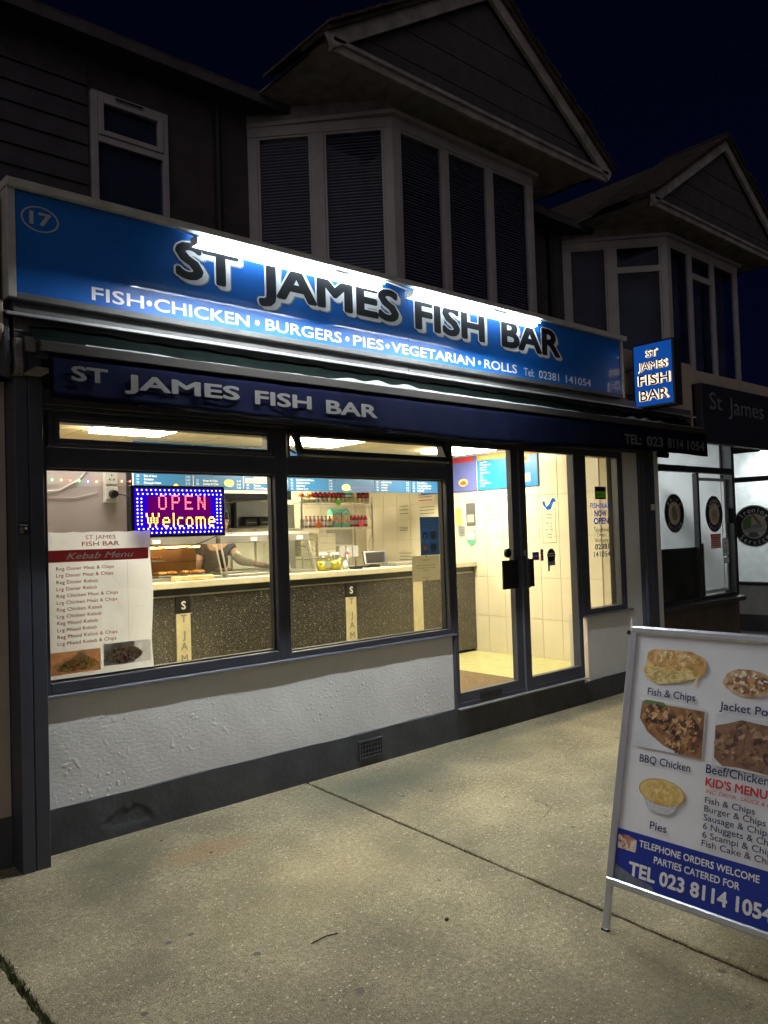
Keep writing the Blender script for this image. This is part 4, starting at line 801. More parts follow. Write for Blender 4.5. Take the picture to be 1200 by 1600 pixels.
q.text([(s, kx0+.045, 1.482-.0365*k) for k, s in enumerate(items)], 0, 0, .0185, M_ink, off=.012, lift=.001, xs=1.13, spacing=1.05, name='price_list')
bgp = mottle('brown table print', [(.35, .2, .13), (.9, .45, .2), (.6, .32, .18)], 5); kebab = mottle('kebab print', [(.12, .08, .04), (.45, .55, .12), (.9, .8, .45), (.5, .18, .12), (.75, .85, .35)], 55, detail=6); kebab2 = mottle('kebab print two', [(.08, .03, .05), (.5, .2, .25), (.95, .8, .5), (.4, .5, .15), (.25, .08, .12)], 60, detail=6)
translucent(bgp, .6); translucent(kebab, .6); translucent(kebab2, .6)
q.rect('picture', kx0+.004, kx0+.275, kz0+.02, 1.045, bgp, .0005); q.flat('kebab', [(kx0+.035, .945), (kx0+.07, .99), (kx0+.13, 1.005), (kx0+.16, 1.035), (kx0+.2, 1.01), (kx0+.25, .985), (kx0+.27, .955), (kx0+.2, .94), (kx0+.1, .935)], kebab, .001); q.flat('bread', [(kx0+.12, 1.005), (kx0+.16, 1.037), (kx0+.205, 1.01), (kx0+.18, .995)], mat('pitta', (.6, .42, .2)), .0015)
q.rect('picture', kx0+.292, kx1-.02, kz0+.035, 1.062, mottle('dark plate print', [(.2, .2, .2), (.5, .52, .52), (.85, .85, .82)], 8), .0005); q.flat('kebab', blob(kx0+.41, .992, .11, .045, seed=9), kebab2, .001); q.flat('bread', [(kx0+.33, .985), (kx0+.37, 1.03), (kx0+.43, 1.045), (kx0+.49, 1.02), (kx0+.43, 1.03), (kx0+.37, 1.015)], mat('pitta', (.6, .42, .2)), .0015)
q.rect('fold', kx0+.438, kx0+.4395, 1.04, 1.52, mat('fold line', (.35, .35, .38)), .0015); q.rect('fold', kx0+.478, kx0+.535, 1.255, 1.2565, mat('fold line', (.35, .35, .38)), .0015)
grn = [(.75, .95, .20), (.45, .70, .12), (.95, .85, .50), (.55, .20, .12), (.9, .6, .35), (.98, .95, .75)]
scatter(q, kx0+.145, .972, .10, .032, 130, grn, .011, .0012, 11, 'saladbit', .6, lambda u, w: w < 1-abs(u)*1.6); scatter(q, kx0+.41, .99, .10, .042, 140, [(.62, .22, .38), (.30, .10, .16), (.95, .80, .45), (.55, .75, .2), (.9, .55, .35), (.98, .9, .75)], .010, .0012, 12, 'kebabbit', .6)
# social media poster and notice at the right of window two
t = thing('social_media_poster', 'grey blue poster with two round app logos in the second window', 'poster'); MB().box(4.158, 4.36, .02, .022, 1.45, 1.745).build('sheet', mat('slate blue print', (.14, .24, .42), .5, vs=3, var=.2), t); translucent(MATS['slate blue print'], .6); q = front(.0195, t)
q.disc('blue_logo', 4.205, 1.60, .028, mat('logo blue', (.02, .10, .42)), .001, 1.1); q.text('f', 4.205, 1.575, .038, M_wh, centre=1, off=.04, lift=.002)
q.disc('pink_logo', 4.207, 1.505, .028, mat('logo pink', (.65, .10, .18)), .001, 1.0); q.disc('logo_ring', 4.207, 1.505, .019, M_wh, .002, 1, .013); q.disc('logo_dot', 4.207, 1.505, .006, M_wh, .002)
for zz in (1.575, 1.478): q.rect('grey_square', 4.265, 4.325, zz, zz+.06, mat('grey square', (.14, .14, .15)), .001)
for k in range(3): q.rect('text_line', 4.19, 4.33, 1.715-.022*k, 1.724-.022*k, mat('pale slate', (.16, .24, .38)), .001)
t = thing('window_notice', 'cream paper notice taped below the social media poster', 'notice'); MB().box(4.06, 4.355, .017, .019, 1.255, 1.448).build('sheet', M_pw, t); q = front(.0165, t)
q.text([('NO SMOKING', 4.2, 1.41), ('PLEASE WAIT FOR YOUR ORDER', 4.2, 1.37), ('TO BE CALLED AT THE COUNTER', 4.2, 1.35), ('THANK YOU', 4.2, 1.33)], 0, 0, .009, M_inkg, centre=1, xs=1.0); q.text('THANK YOU', 4.2, 1.275, .01, M_kred, centre=1)
for z in (1.44, 1.262): box('tape', M_black, 4.20, 4.215, .0155, .0165, z-.004, z+.004, t, 0)
# door stickers
DG = front(-.0028, None)
t = thing('opening_hours_sticker', 'opening hours lettering in a line frame under a blue fish on the right door', 'sticker'); q = front(-.0035, t)
c = [at(p_[0], p_[1], y=0) for p_ in ((846, 795), (869, 848), (857, 780))]; a0, a1_, zt, zb = c[0].x, c[1].x, c[0].z, c[1].z
b = MB(); w = .004
for (u0, u1, v0, v1) in ((a0, a0+w, zb, zt), (a1_-w, a1_, zb, zt), (a0, a1_, zb, zb+w), (a0, a0+.02, zt-w, zt), (a1_-.03, a1_, zt-w, zt)): b.face([q.p(u0, v0, .001), q.p(u1, v0, .001), q.p(u1, v1, .001), q.p(u0, v1, .001)])
b.build('line_frame', M_inkg, t); mid = (a0+a1_)/2
q.text([('OPENING', mid, zt-.06), ('HOURS', mid, zt-.09), ('Mon - Sat', mid, zt-.135), ('12 - 2pm', mid, zt-.165), ('4pm - 9pm', mid, zt-.195), ('Sunday', mid, zt-.235), ('Closed', mid, zt-.265)], 0, 0, .016, M_inkg, centre=1)
fc = zt+.03
q.flat('fish', [(mid-.05, fc-.02), (mid-.02, fc-.04), (mid+.03, fc-.035), (mid+.055, fc-.0), (mid+.07, fc+.035), (mid+.10, fc+.03), (mid+.105, fc+.055), (mid+.07, fc+.07), (mid+.04, fc+.05), (mid+.015, fc+.015), (mid-.02, fc-.005)], M_inkb, .001)
q.flat('fish_tail', [(mid-.05, fc-.02), (mid-.085, fc+.01), (mid-.09, fc+.05), (mid-.07, fc+.03), (mid-.06, fc+.055), (mid-.05, fc+.02), (mid-.035, fc-.005)], M_inkb, .0015)
for k in range(4): q.rect('stripe', mid-.02+.02*k, mid-.015+.02*k, fc-.03+.008*k, fc-.005+.012*k, M_wh, .002)
q.disc('fish_eye', mid+.08, fc+.055, .007, M_wh, .003, n=10)
def sticker(px0, py0, px1, py1, m, label, extra=None, y=-.0032):
    a = at(px0, py0, y=0); c = at(px1, py1, y=0); t = thing('door_sticker', label, 'sticker'); q = front(y, t); q.rect('backing', a.x, c.x, c.z, a.z, m, .001); return t, q, a.x, c.x, c.z, a.z
t, q, x0, x1, z0, z1 = sticker(831, 863, 842, 875, mat('navy print', (.03, .05, .3)), 'small navy and red sticker beside the right door handle'); q.rect('red_stripe', x0, x1, z0, z0+.012, M_kred, .002); q.text('OPEN', x0+.008, z0+.03, .014, M_wh, x1-.008, lift=.002)
t, q, x0, x1, z0, z1 = sticker(844, 858, 849, 876, M_letg, 'narrow card payment sticker on the right door')
for k in range(4): q.rect('card_mark', x0+.004, x1-.004, z1-.025-.025*k, z1-.010-.025*k, [M_inkb, M_kred, M_inkn, M_inkb][k], .002)
t, q, x0, x1, z0, z1 = sticker(855, 868, 867, 883, mat('grey blue print', (.22, .28, .36)), 'black topped speech bubble sticker on the right door'); q.disc('black_top', (x0+x1)/2, z1, (x1-x0)/2+.006, M_black, .002); q.rect('text_line', x0+.008, x1-.008, z1+.012, z1+.018, M_wh, .004); q.rect('text_line', x0+.008, x1-.008, z1-.008, z1-.002, M_wh, .004)
q.flat('tail', [(x0, z0), (x0+.03, z0), (x0+.02, z0-.05), (x0, z0-.05)], mat('grey blue print', (.22, .28, .36)), .001)
t = thing('hygiene_rating_sticker', 'black and green hygiene sticker high on the side window', 'sticker'); q = front(.008, t); a = at(930, 760, y=0); c = at(948, 780, y=0)
q.rect('backing', a.x, c.x, c.z, a.z, M_black, .001); q.rect('green_panel', a.x+.006, c.x-.006, c.z+.014, a.z-.045, mat('green print2', (.2, .55, .05)), .002)
for k in range(5): q.rect('dark_mark', a.x+.012+.02*k, a.x+.026+.02*k, c.z+.035, c.z+.055, mat('dark green', (.08, .3, .03)), .003)
t = thing('window_lettering', 'blue lettering on the side window telling that the fish bar is now open', 'lettering'); q = front(.008, t)
for s, px0, px1, py, h, m, o_ in (('FISH BAR', 923, 955, 794, .052, M_inkb, .02), ('NOW', 930, 949, 807, .066, M_inkb, .035), ('OPEN', 929, 952, 819, .066, M_inkb, .035), ('Telephone', 929, 952, 831, .045, M_inkg, 0), ('Orders', 934, 949, 839, .045, M_inkg, 0), ('Welcome', 931, 952, 848, .045, M_inkg, 0), ('02381', 931, 953, 859, .058, M_inkn, .02), ('141054', 929, 955, 871, .058, M_inkn, .02)):
    a = at(px0, py, y=0); c = at(px1, py, y=0); q.text(s, a.x, a.z, h*.92, m, c.x, o_, .001)

# ------------------------------------------------------------------ fascia sign, lights, awning
fs = thing('fascia_sign', 'long blue shop sign reading ST JAMES FISH BAR in black letters with white shadow', 'sign')
fx0, fx1, fz0, fz1 = 1.205, 6.69, 2.89, 3.415
MB().box(fx0, fx1, -.185, -.001, fz0, fz1).build('sign_box', M_cream, fs)
MB().box(fx0, 3.895, -.198, -.186, fz0, fz1).build('face_panel', M_blue, fs, .001); MB().box(3.898, fx1, -.198, -.186, fz0, fz1).build('face_panel', M_blue, fs, .001)
MB().prism([(-.001, 3.416), (-.215, 3.416), (-.222, 3.408), (-.245, 3.412), (-.245, 3.446), (-.235, 3.455), (-.001, 3.47)], 'x', 1.16, 6.745).build('top_trim', M_cream, fs, .002)
for a_, c_ in ((1.165, fx0-.001), (fx1+.001, 6.72)): MB().box(a_, c_, -.215, -.001, 2.86, 3.415).build('end_trim', M_cream, fs, .003)
MB().box(1.17, 6.715, -.208, -.001, 2.855, 2.889).build('bottom_trim', M_steelg, fs, .003)
q = front(-.1982, fs); Mg = mat('grey vinyl', (.30, .30, .31), .5)
q.disc('number_ring', 1.328, 3.285, .094, M_letg, .001, .70, .085); q.text('17', 1.275, 3.253, .068, M_letg, 1.385, .03)
def big(s, x0, x1, z, h, dz=0):
    q.text(s, x0+.027, z-.024, h, Mg, x1+.027, .075, .0006, name='shadow_letters'); q.text(s, x0+.022, z-.018, h, M_wh, x1+.022, .068, .001, name='shadow_letters'); q.text(s, x0-.004, z-.004, h+.008, M_wh, x1+.004, .068, .0016, name='outline_letters'); q.text(s, x0+.009, z+.004, h-.008, M_black, x1-.009, .038, .0022, name='letters')
big('ST', 2.062, 2.50, 3.130, .225); big('JAMES', 2.615, 3.815, 3.128, .235); big('FISH', 3.955, 4.74, 3.115, .235); big('BAR', 4.925, 5.735, 3.115, .245)
H2 = .072
for s, x0, x1 in (('FISH', 1.585, 1.878), ('CHICKEN', 1.937, 2.556), ('BURGERS', 2.67, 3.275), ('PIES', 3.372, 3.65), ('VEGETARIAN', 3.725, 4.60), ('ROLLS', 4.713, 5.12)): q.text(s, x0, 2.916, H2, M_wh, x1, .018, .001)
q.text('Tel:', 5.208, 2.912, .066, M_wh, 5.345, .01, .001); q.text('02381', 5.41, 2.912, .066, M_wh, 5.695, .01, .001); q.text('141054', 5.795, 2.912, .066, M_wh, 6.18, .01, .001)
for x in (1.908, 2.612, 3.323, 3.687, 4.656): q.disc('dot', x, 2.952, .017, M_wh, .001, n=14)
for k, (a, c) in enumerate(((1.975, 3.248), (3.522, 4.812))):
    t = thing('led_strip_light', ['left bright white strip light under the sign hood over ST JAMES', 'right bright white strip light under the sign hood over FISH BAR'][k], 'strip light', 'strip lights over the shop sign')
    ly, lz = -.62, 3.186
    MB().prism([(ly+.034, lz-.018), (ly+.028, lz-.018), (ly+.028, lz+.018), (ly-.03, lz+.018), (ly-.03, lz+.024), (ly+.034, lz+.024)], 'x', a-.01, c+.01).build('light_shield', M_cream, t)  # back lip shaped to keep the strip's light off the sign
    MB().box(a, c, ly-.020, ly+.018, lz-.002, lz+.003).build('diffuser', E_tube, t)
    MB().box(a, c, ly-.029, ly-.021, lz-.004, lz+.017).build('front_lens', glow('front lens', (.85, .95, 1), 5) if k == 0 else MATS['front lens'], t)
    for x in (a-.008, c+.001): MB().box(x, x+.007, ly-.032, ly+.036, lz-.02, lz+.026).build('end_cap', M_wh, t)  # caps added to stop light leaving the strip ends
    for x in (a+.1, c-.1): MB().tube((x, ly+.02, lz+.026), (x, -.235, 3.405), .006, 8).build('arm', M_cream, t)
    xa, xc = ((2.21, 3.64), (3.94, 5.40))[k]
    MB().tube((xa, -.236, 3.383), (xc, -.236, 3.383), .008, 10).build('tube', glow('added inner tube', (.72, .90, 1), INNER_POWER) if k == 0 else MATS['added inner tube'], t)  # second tube added under the hood to wash the upper sign face
# boarding between sign and awning, continuing to the right as the brown party pier
bd = MB().box(1.2, 3.915, -.165, -.001, 2.70, 2.854).box(3.919, 8.1, -.165, -.001, 2.70, 2.854).build('fascia_board', M_steelg, shop, .003)
MB().box(6.76, 8.42, -.02, -.002, 2.70, 3.42).build('party_pier', M_beige, shop, .003)
aw = thing('awning', 'folded navy awning with grey lettering on its front flap above the windows', 'awning')
MB().prism([(-.165, 2.795), (-.215, 2.766), (-.222, 2.770), (-.222, 2.782), (-.165, 2.80)], 'x', 1.155, 8.10).build('top_hood', M_lip, aw, .001)
nn = 160; v = []; f = []
for i in range(nn+1):
    x = 1.40+(8.0-1.40)*i/nn; sag = .010*math.sin(x*2.1)+.006*math.sin(x*9)+.004*math.sin(x*31)
    for k in range(9):
        a = PI*(1.25+.95*k/8); r = .045+.004*math.sin(x*17+k); v.append((x, -.12+r*1.25*math.cos(a)*-1*-1, 2.715+sag*.5+r*math.sin(a)))
for i in range(nn):
    for k in range(8): b0 = i*9+k; f.append((b0, b0+9, b0+10, b0+1))
me = bpy.data.meshes.new('cloth_roll'); me.from_pydata(v, [], f); me.shade_smooth(); link('cloth_roll', me, M_green, aw)
MB().tube((1.38, -.12, 2.725), (8.05, -.12, 2.725), .04, 10).build('roller', M_green, aw)
rr = random.Random(5); v = []; f = []; nn = 200
for i in range(nn+1):
    x = 1.5+(8.0-1.5)*i/nn; h = .006+.006*math.sin(x*1.7)+(.022*max(0, math.sin(x*1.9+1.2))**3)*(1+.5*math.sin(x*24)); v += [(x, -.345, 2.622), (x, -.335+.008*math.sin(x*13), 2.628+max(.002, h)), (x, -.30, 2.632)]
for i in range(nn):
    for k in range(2): b0 = i*3+k; f.append((b0, b0+3, b0+4, b0+1))
me = bpy.data.meshes.new('cloth_edge'); me.from_pydata(v, [], f); me.shade_smooth(); link('cloth_edge', me, mat('pale awning cloth', (.13, .14, .135), .9, vs=15, var=.35, bump=.4, bs=60), aw)
YA = -.40
v = []; f = []; nn = 200
for i in range(nn+1):
    x = 1.27+(7.95-1.27)*i/nn
    for k in range(6):
        c = k/5; v.append((x, -.165+(YA+.05+.165)*c, 2.745-.145*c-.03*math.sin(PI*c)*(1+.3*math.sin(x*3))+.004*math.sin(x*23+k)+.004*math.sin(x*9-k)))
for i in range(nn):
    for k in range(5): b0 = i*6+k; f.append((b0, b0+6, b0+7, b0+1))
me = bpy.data.meshes.new('cloth_top'); me.from_pydata(v, [], f); me.shade_smooth(); link('cloth_top', me, M_green, aw)
MB().box(1.25, 7.985, YA-.002, YA+.055, 2.560, 2.614).build('front_bar', mat('taupe metal', (.030, .027, .024), .8, spec=.08, vs=3), aw, .004)
v = []; f = []; nn = 240
for i in range(nn+1):
    x = 1.293+(7.97-1.293)*i/nn; bz = 2.335+.006*math.sin(x*2.2)+.003*math.sin(x*7)-.050*math.exp(-(x-4.3)**2/2.2)+.006*math.exp(-(x-1.8)**2*2)
    for k in range(7):
        c = k/6; v.append((x, YA+.008-.004*c*math.sin(x*11)-.003*c*math.sin(x*29+2), 2.559+(bz-2.559)*c))
for i in range(nn):
    for k in range(6): b0 = i*7+k; f.append((b0, b0+1, b0+8, b0+7))
me = bpy.data.meshes.new('valance'); me.from_pydata(v, [], f); me.shade_smooth(); vo = link('valance', me, M_navy, aw)
md = vo.modifiers.new('t', 'SOLIDIFY'); md.thickness = .0015
q = front(YA-.0015, aw); KA = .956; M_pr = mat('grey awning print', (.085, .080, .074), .9, spec=.1, var=.12)
def vt(s_, x0, z, h, x1, m=None): q.text(s_, x0*KA, 1.62+(z-1.62)*KA, h*KA, m or M_pr, x1*KA, .03)
Md = M_pr
vt('ST', 1.46, 2.468, .078, 1.655); vt('JAMES', 1.745, 2.452, .082, 2.46); vt('FISH', 2.565, 2.44, .085, 2.99); vt('BAR', 3.105, 2.425, .09, 3.55)
vt('TEL:', 6.665, 2.415, .095, 6.965, Md); vt('023', 7.06, 2.412, .10, 7.38, Md); vt('8114', 7.47, 2.412, .10, 7.79, Md); vt('1054', 7.87, 2.412, .10, 8.25, Md)
# left end bracket and folded arms
MB().prism([(-.02, 2.50), (-.17, 2.46), (-.20, 2.55), (-.17, 2.70), (-.17, 2.762), (-.02, 2.762)], 'x', 1.15, 1.18).build('end_plate', M_frame, aw, .006)
MB().prism([(-.10, 2.475), (-.20, 2.475), (-.215, 2.52), (-.19, 2.60), (-.20, 2.66), (-.13, 2.67), (-.10, 2.60)], 'x', 1.195, 1.235).build('arm_joint', mat('old cream casting', (.16, .145, .13), .7, vs=18, var=.3), aw, .006)
MB().box(1.24, 1.33, -.36, -.10, 2.482, 2.49).build('arm_bracket', MATS['old cream casting'], aw, .003); MB().box(1.25, 1.30, -.19, -.15, 2.60, 2.65).build('arm_knuckle', MATS['old cream casting'], aw, .003)
MB().tube((1.25, -.17, 2.66), (1.31, -.17, 2.66), .022, 10).build('roller_end', MATS['old cream casting'], aw)
for (a, c) in ((1.3, 3.9), (5.2, 7.8)): MB().tube((a, -.16, 2.59), ((a+c)/2, -.30, 2.60), .015, 8).tube(((a+c)/2, -.32, 2.59), (c, -.18, 2.60), .013, 8).build('folding_arm', M_frame, aw)
MB().tube((7.50, -.20, 2.34), (7.50, -.09, 2.36), .03, 10).build('crank_eye', M_black, aw)
# projecting light box
pj = thing('projecting_sign', 'small lit blue box sign on a bracket reading ST JAMES FISH BAR', 'sign')
PX = 7.0
MB().box(PX+.001, PX+.15, -.575, -.14, 2.775, 3.415).build('case', mat('black case', (.02, .02, .025), .4), pj, .006); [MB().tube((PX+.07, -.14, z_), (PX+.07, -.02, z_), .02, 8).build('bracket', M_steelg, pj) for z_ in (3.2, 2.95)]
q = Plane((PX, 0, 0), (0, -1, 0), (0, 0, 1), pj)
q.rect('lit_face', .158, .558, 2.797, 3.395, glow('lit blue acrylic', (.006, .07, .34), .9), .001)
E_w = glow('lit white acrylic', (1, .86, .70), 1.5); E_y = glow('lit yellow edge', (1, .6, .25), 1.1)
for s, z, h, u0, u1 in (('ST', 3.265, .075, .285, .415), ('JAMES', 3.145, .080, .20, .515), ('FISH', 2.995, .105, .19, .535), ('BAR', 2.845, .105, .20, .515)):
    q.text(s, u0+.004, z-.003, h, E_y, u1+.010, .075, .0015, name='glow_letters'); q.text(s, u0, z, h, E_w, u1, .058, .002, name='outline_letters'); q.text(s, u0+.012, z, h, M_black, u1-.012, .012, .003, name='letters')

# ------------------------------------------------------------------ upper storeys (set back behind the flat roof)
def upper(dx, bld, first):
    G = lambda n, b, m, par=None, bev=0: b.build(n, m, par or bld, bev)
    wl = G('upper_wall', MB().box(1.0+dx if first else 1.0+dx+.003, 6.18+dx, 2.26, 2.5, 2.96, 5.80), M_wallup)
    # main roof with eave
    G('roof', MB().quadbox([(1.0+dx, 1.98, 5.84), (6.178+dx, 1.98, 5.84), (6.178+dx, 6.5, 8.6), (1.0+dx, 6.5, 8.6), (1.0+dx, 1.98, 5.92), (6.178+dx, 1.98, 5.92), (6.178+dx, 6.5, 8.7), (1.0+dx, 6.5, 8.7)]), M_tile)
    G('gutter', MB().box(1.0+dx, 6.17+dx, 1.93, 1.979, 5.78, 5.86), M_board); G('soffit', MB().box(1.0+dx, 6.17+dx, 1.985, 2.255, 5.801, 5.835), M_board)
    # bay window
    A, B, C_, D_ = Vector((4.112+dx, 2.26, 0)), Vector((5.093+dx, 1.2, 0)), Vector((7.274+dx, 1.2, 0)), Vector((8.25+dx, 2.26, 0))
    z0, z1 = 3.55, 5.68
    def seg(a, c, name, mull, trans=(), blinds=False, tw=.06):
        d = (c-a); L_ = d.length; d = d/L_; n = Vector((d.y, -d.x, 0)); pl = Plane(a, d, (0, 0, 1), bld)
        def bxp(b, u0, u1, v0, v1, w0, w1): b.quadbox([pl.p(u0, v0, w0), pl.p(u1, v0, w0), pl.p(u1, v0, w1), pl.p(u0, v0, w1), pl.p(u0, v1, w0), pl.p(u1, v1, w0), pl.p(u1, v1, w1), pl.p(u0, v1, w1)])
        b = MB(); bxp(b, 0, L_, z1-.10, z1, -.06, .0); bxp(b, 0, L_, z0, z0+.3, -.06, 0)
        for u, w in [(.0, .10)]+[(m*L_, w_) for m, w_ in mull]+[(L_-.09, .09)]: bxp(b, u, u+w, z0+.3, z1-.1, -.055, -.002)
        for (u0, u1, zt) in trans: bxp(b, u0*L_, u1*L_, zt, zt+.09, -.053, -.003)
        fr_ = b.build(name, M_upvc, bld, .004)
        edges = [.10]+[v_ for m, w_ in mull for v_ in (m*L_, m*L_+w_)]+[L_-.09]
        for i in range(0, len(edges), 2):
            b = MB(); bxp(b, edges[i], edges[i+1], z0+.3, z1-.1, -.034, -.028); b.build('pane', G_up, fr_)
            # opening sash bead
            b = MB(); e0, e1 = edges[i]+.001, edges[i+1]-.001; s_ = .022
            bxp(b, e0, e0+s_, z0+.301, z1-.101, -.05, -.012); bxp(b, e1-s_, e1, z0+.301, z1-.101, -.05, -.012); bxp(b, e0+s_, e1-s_, z1-.101-s_, z1-.101, -.05, -.012); b.build('sash', M_upvc, fr_)
            if blinds:
                b = MB()
                for k in range(56):
                    zz = z0+.32+(z1-.14-z0-.32)*k/55
                    if zz > z1-.12: continue
                    p0, p1 = pl.p(edges[i]+.02, zz, -.075), pl.p(edges[i+1]-.02, zz, -.075); q0, q1 = pl.p(edges[i]+.02, zz-.022, -.055-.004*(k % 2)), pl.p(edges[i+1]-.02, zz-.022, -.055-.004*(k % 2)); b.face([p0, p1, q1, q0])
                tag(b.build('blind', M_blind, fr_), kind='stuff')
            else: b = MB(); bxp(b, edges[i], edges[i+1], z0+.3, z1-.1, -.20, -.19); b.build('curtain', M_curtain, fr_)
        return pl
    if first:
        seg(A, B, 'bay_window', [(.44, .13)], blinds=True); seg(B, C_, 'bay_window', [(.32, .075), (.64, .075)], blinds=True); seg(C_, D_, 'bay_window', [(.44, .13)], blinds=True)
    else:
        seg(A, B, 'bay_window', [(.42, .13)], [(.52, .94, 5.20)]); seg(B, C_, 'bay_window', [(.29, .075), (.61, .075)], [(.33, .61, 5.22)]); seg(C_, D_, 'bay_window', [(.44, .13)])
    pr_ = [(A.x, A.y), (B.x-.03, B.y-.06), (C_.x+.03, C_.y-.06), (D_.x, D_.y)]
    G('bay_head', MB().prism(pr_, 'z', 5.681, 5.72), M_upvc); G('bay_roof_board', MB().prism([(A.x, A.y), (B.x, B.y), (C_.x, C_.y), (D_.x, D_.y)], 'z', 5.721, 5.86), M_plup); G('bay_base', MB().prism([(A.x, A.y), (B.x, B.y), (C_.x, C_.y), (D_.x, D_.y)], 'z', 2.955, 3.549), M_plup)
    # gable: soffit, boarded face, bargeboards, verge tiles
    gx0, gx1, gy, gz = 4.07+dx, 8.17+dx, .83, 5.78; ax = (gx0+gx1)/2; az = gz+.64*(gx1-gx0)/2
    G('gable_soffit', MB().box(gx0, gx1, gy+.02, 2.255, gz+.081, gz+.11), M_plup); G('soffit_board', MB().box(gx0-.01, gx1+.01, gy-.03, gy+.02, gz-.05, gz+.07), M_plup, None, .006); G('soffit_moulding', MB().box(gx0-.01, gx1+.01, gy-.06, gy-.031, gz+.02, gz+.06), M_plup, None, .004)
    gf = G('gable_face', MB().prism([(gx0+.03, gz+.111), (gx1-.03, gz+.111), (ax, az)], 'y', gy+.03, gy+.10), M_board)
    zj = [gz+.12, 6.02, 6.30, 6.62, az-.06]             # wide boards of the gable face
    for za, zb in zip(zj, zj[1:]):
        zb -= .012; wa = (az-za)/.64-.06; wb = max(.01, (az-zb)/.64-.06)
        MB().quadbox([(ax-wa, gy+.014, za), (ax+wa, gy+.014, za), (ax+wa, gy+.029, za), (ax-wa, gy+.029, za), (ax-wb, gy+.014, zb), (ax+wb, gy+.014, zb), (ax+wb, gy+.029, zb), (ax-wb, gy+.029, zb)]).build('gable_board', M_board, gf)
    for sg in (-1, 1):
        ex = gx0 if sg < 0 else gx1; d = Vector((ax-ex, 0, az-gz)).normalized()
        for nm_, y0, y1, o0, o1, m in (('bargeboard', gy-.06, gy-.02, -.03, .10, M_plup), ('verge', gy-.10, gy+.3, .101, .135, M_tile)):
            nrm = Vector((-d.z*sg, 0, d.x*sg)); nrm = nrm if nrm.z > 0 else -nrm
            e = Vector((ex, 0, gz))-d*.03; a = Vector((ax, 0, az)); b = MB()
            ps = [e+nrm*o0, a+Vector((0, 0, o0/abs(nrm.z))), a+Vector((0, 0, o1/abs(nrm.z))), e+nrm*o1]; b.prism([(p_.x, p_.z) for p_ in ps], 'y', y0, y1); G(nm_, b, m)
        # tiles along the verge and down the slope
        Ls = (Vector((ax, 0, az))-Vector((ex, 0, gz))).length+.03; k = 0; rr_ = random.Random(5+sg)
        tb = bpy.data.meshes.get('roof_tile_l' if sg < 0 else 'roof_tile_r')
        while k*.16 < Ls-.05:
            p_ = Vector((ex, 0, gz))-d*.03+d*(.16*k)+nrm*.137; q_ = p_+d*.19+nrm*.0; j = rr_.uniform(-.02, .02)
            MB().quadbox([(p_.x, gy-.13+j, p_.z+.012), (p_.x, gy+.9, p_.z+.012), (q_.x, gy+.9, q_.z), (q_.x, gy-.13+j, q_.z), (p_.x, gy-.13+j, p_.z+.038), (p_.x, gy+.9, p_.z+.038), (q_.x, gy+.9, q_.z+.018), (q_.x, gy-.13+j, q_.z+.018)]).build('roof_tile', M_tile, bld); k += 1
    for sg in (-1, 1):
        ex = gx0 if sg < 0 else gx1; G('gable_roof', MB().quadbox([(ex, gy+.3, gz+.07), (ax, gy+.3, az+.115), (ax, 5.5, az+.115), (ex, 5.5, gz+.07), (ex, gy+.3, gz+.10), (ax, gy+.3, az+.145), (ax, 5.5, az+.145), (ex, 5.5, gz+.10)]), M_tile)
    return wl
wl = upper(0, shop, True)
MB().tube((3.75, 2.20, 2.96), (3.75, 2.20, 5.72), .034, 10).build('downpipe', M_framed, shop); MB().tube((8.93, 2.20, 2.96), (8.93, 2.20, 5.72), .034, 10).build('downpipe', M_framed, shop)
# weatherboards left of the small window, and the small window
for k in range(9):
    z = 4.15+.172*k; MB().quadbox([(1.75, 2.225, z), (2.52, 2.225, z), (2.52, 2.2598, z), (1.75, 2.2598, z), (1.75, 2.243, z+.166), (2.52, 2.243, z+.166), (2.52, 2.2598, z+.166), (1.75, 2.2598, z+.166)]).build('weatherboard', M_board, wl)
sw_ = frame(2.545, 3.245, 4.3, 5.50, 2.20, 2.262, .055, [('h', 5.09, .06)]).build('upstairs_window', M_upvc, shop, .004)
frame(2.602, 3.188, 5.121, 5.444, 2.185, 2.24, .045).build('sash', M_upvc, sw_, .004); MB().box(2.75, 3.0, 2.178, 2.184, 5.46, 5.475).build('trickle_vent', M_black, sw_)
MB().box(2.64, 3.15, 2.222, 2.228, 5.16, 5.41).build('pane', G_up, sw_); MB().box(2.60, 3.19, 2.222, 2.228, 4.35, 5.06).build('pane', G_up, sw_); MB().box(2.601, 3.189, 2.25, 2.258, 4.36, 5.44).build('curtain', M_night, sw_)  # rear sheet is the unlit room's darkness as colour, no cloth

# ------------------------------------------------------------------ laundry next door
la = thing('laundry_building', 'neighbouring laundry with bright white interior, black frames and dark gable above', 'building')
upper(5.18, la, False)
q0 = MB().box(7.601, 9.40, .0, .2, .0, .745).build('front_wall', M_brown, la); MB().prism([(-.06, .70), (-.06, .745), (-.01, .765), (.19, .765), (.19, .70)], 'x', 7.602, 9.46).build('window_sill', mat('black sill', (.03, .028, .025), .5), la, .003)
Mbf = mat('black painted frame', (.022, .022, .022), .4, var=.2)
fr = MB().box(7.601, 7.625, .0, .06, .766, 2.42).box(9.335, 9.40, -.01, .06, .766, 2.72).box(8.49, 8.535, .0, .06, .766, 2.20).box(7.626, 9.334, -.01, .06, 2.205, 2.275).box(7.601, 9.334, .0, .06, 2.64, 2.72).box(7.626, 9.334, .0, .06, .766, .80).build('shop_window', Mbf, la, .003)
for (a, c, d, e) in ((7.625, 8.49, .80, 2.205), (8.535, 9.335, .80, 2.205), (7.625, 9.335, 2.275, 2.64)): MB().box(a, c, .026, .032, d, e).build('pane', G_shop, fr)
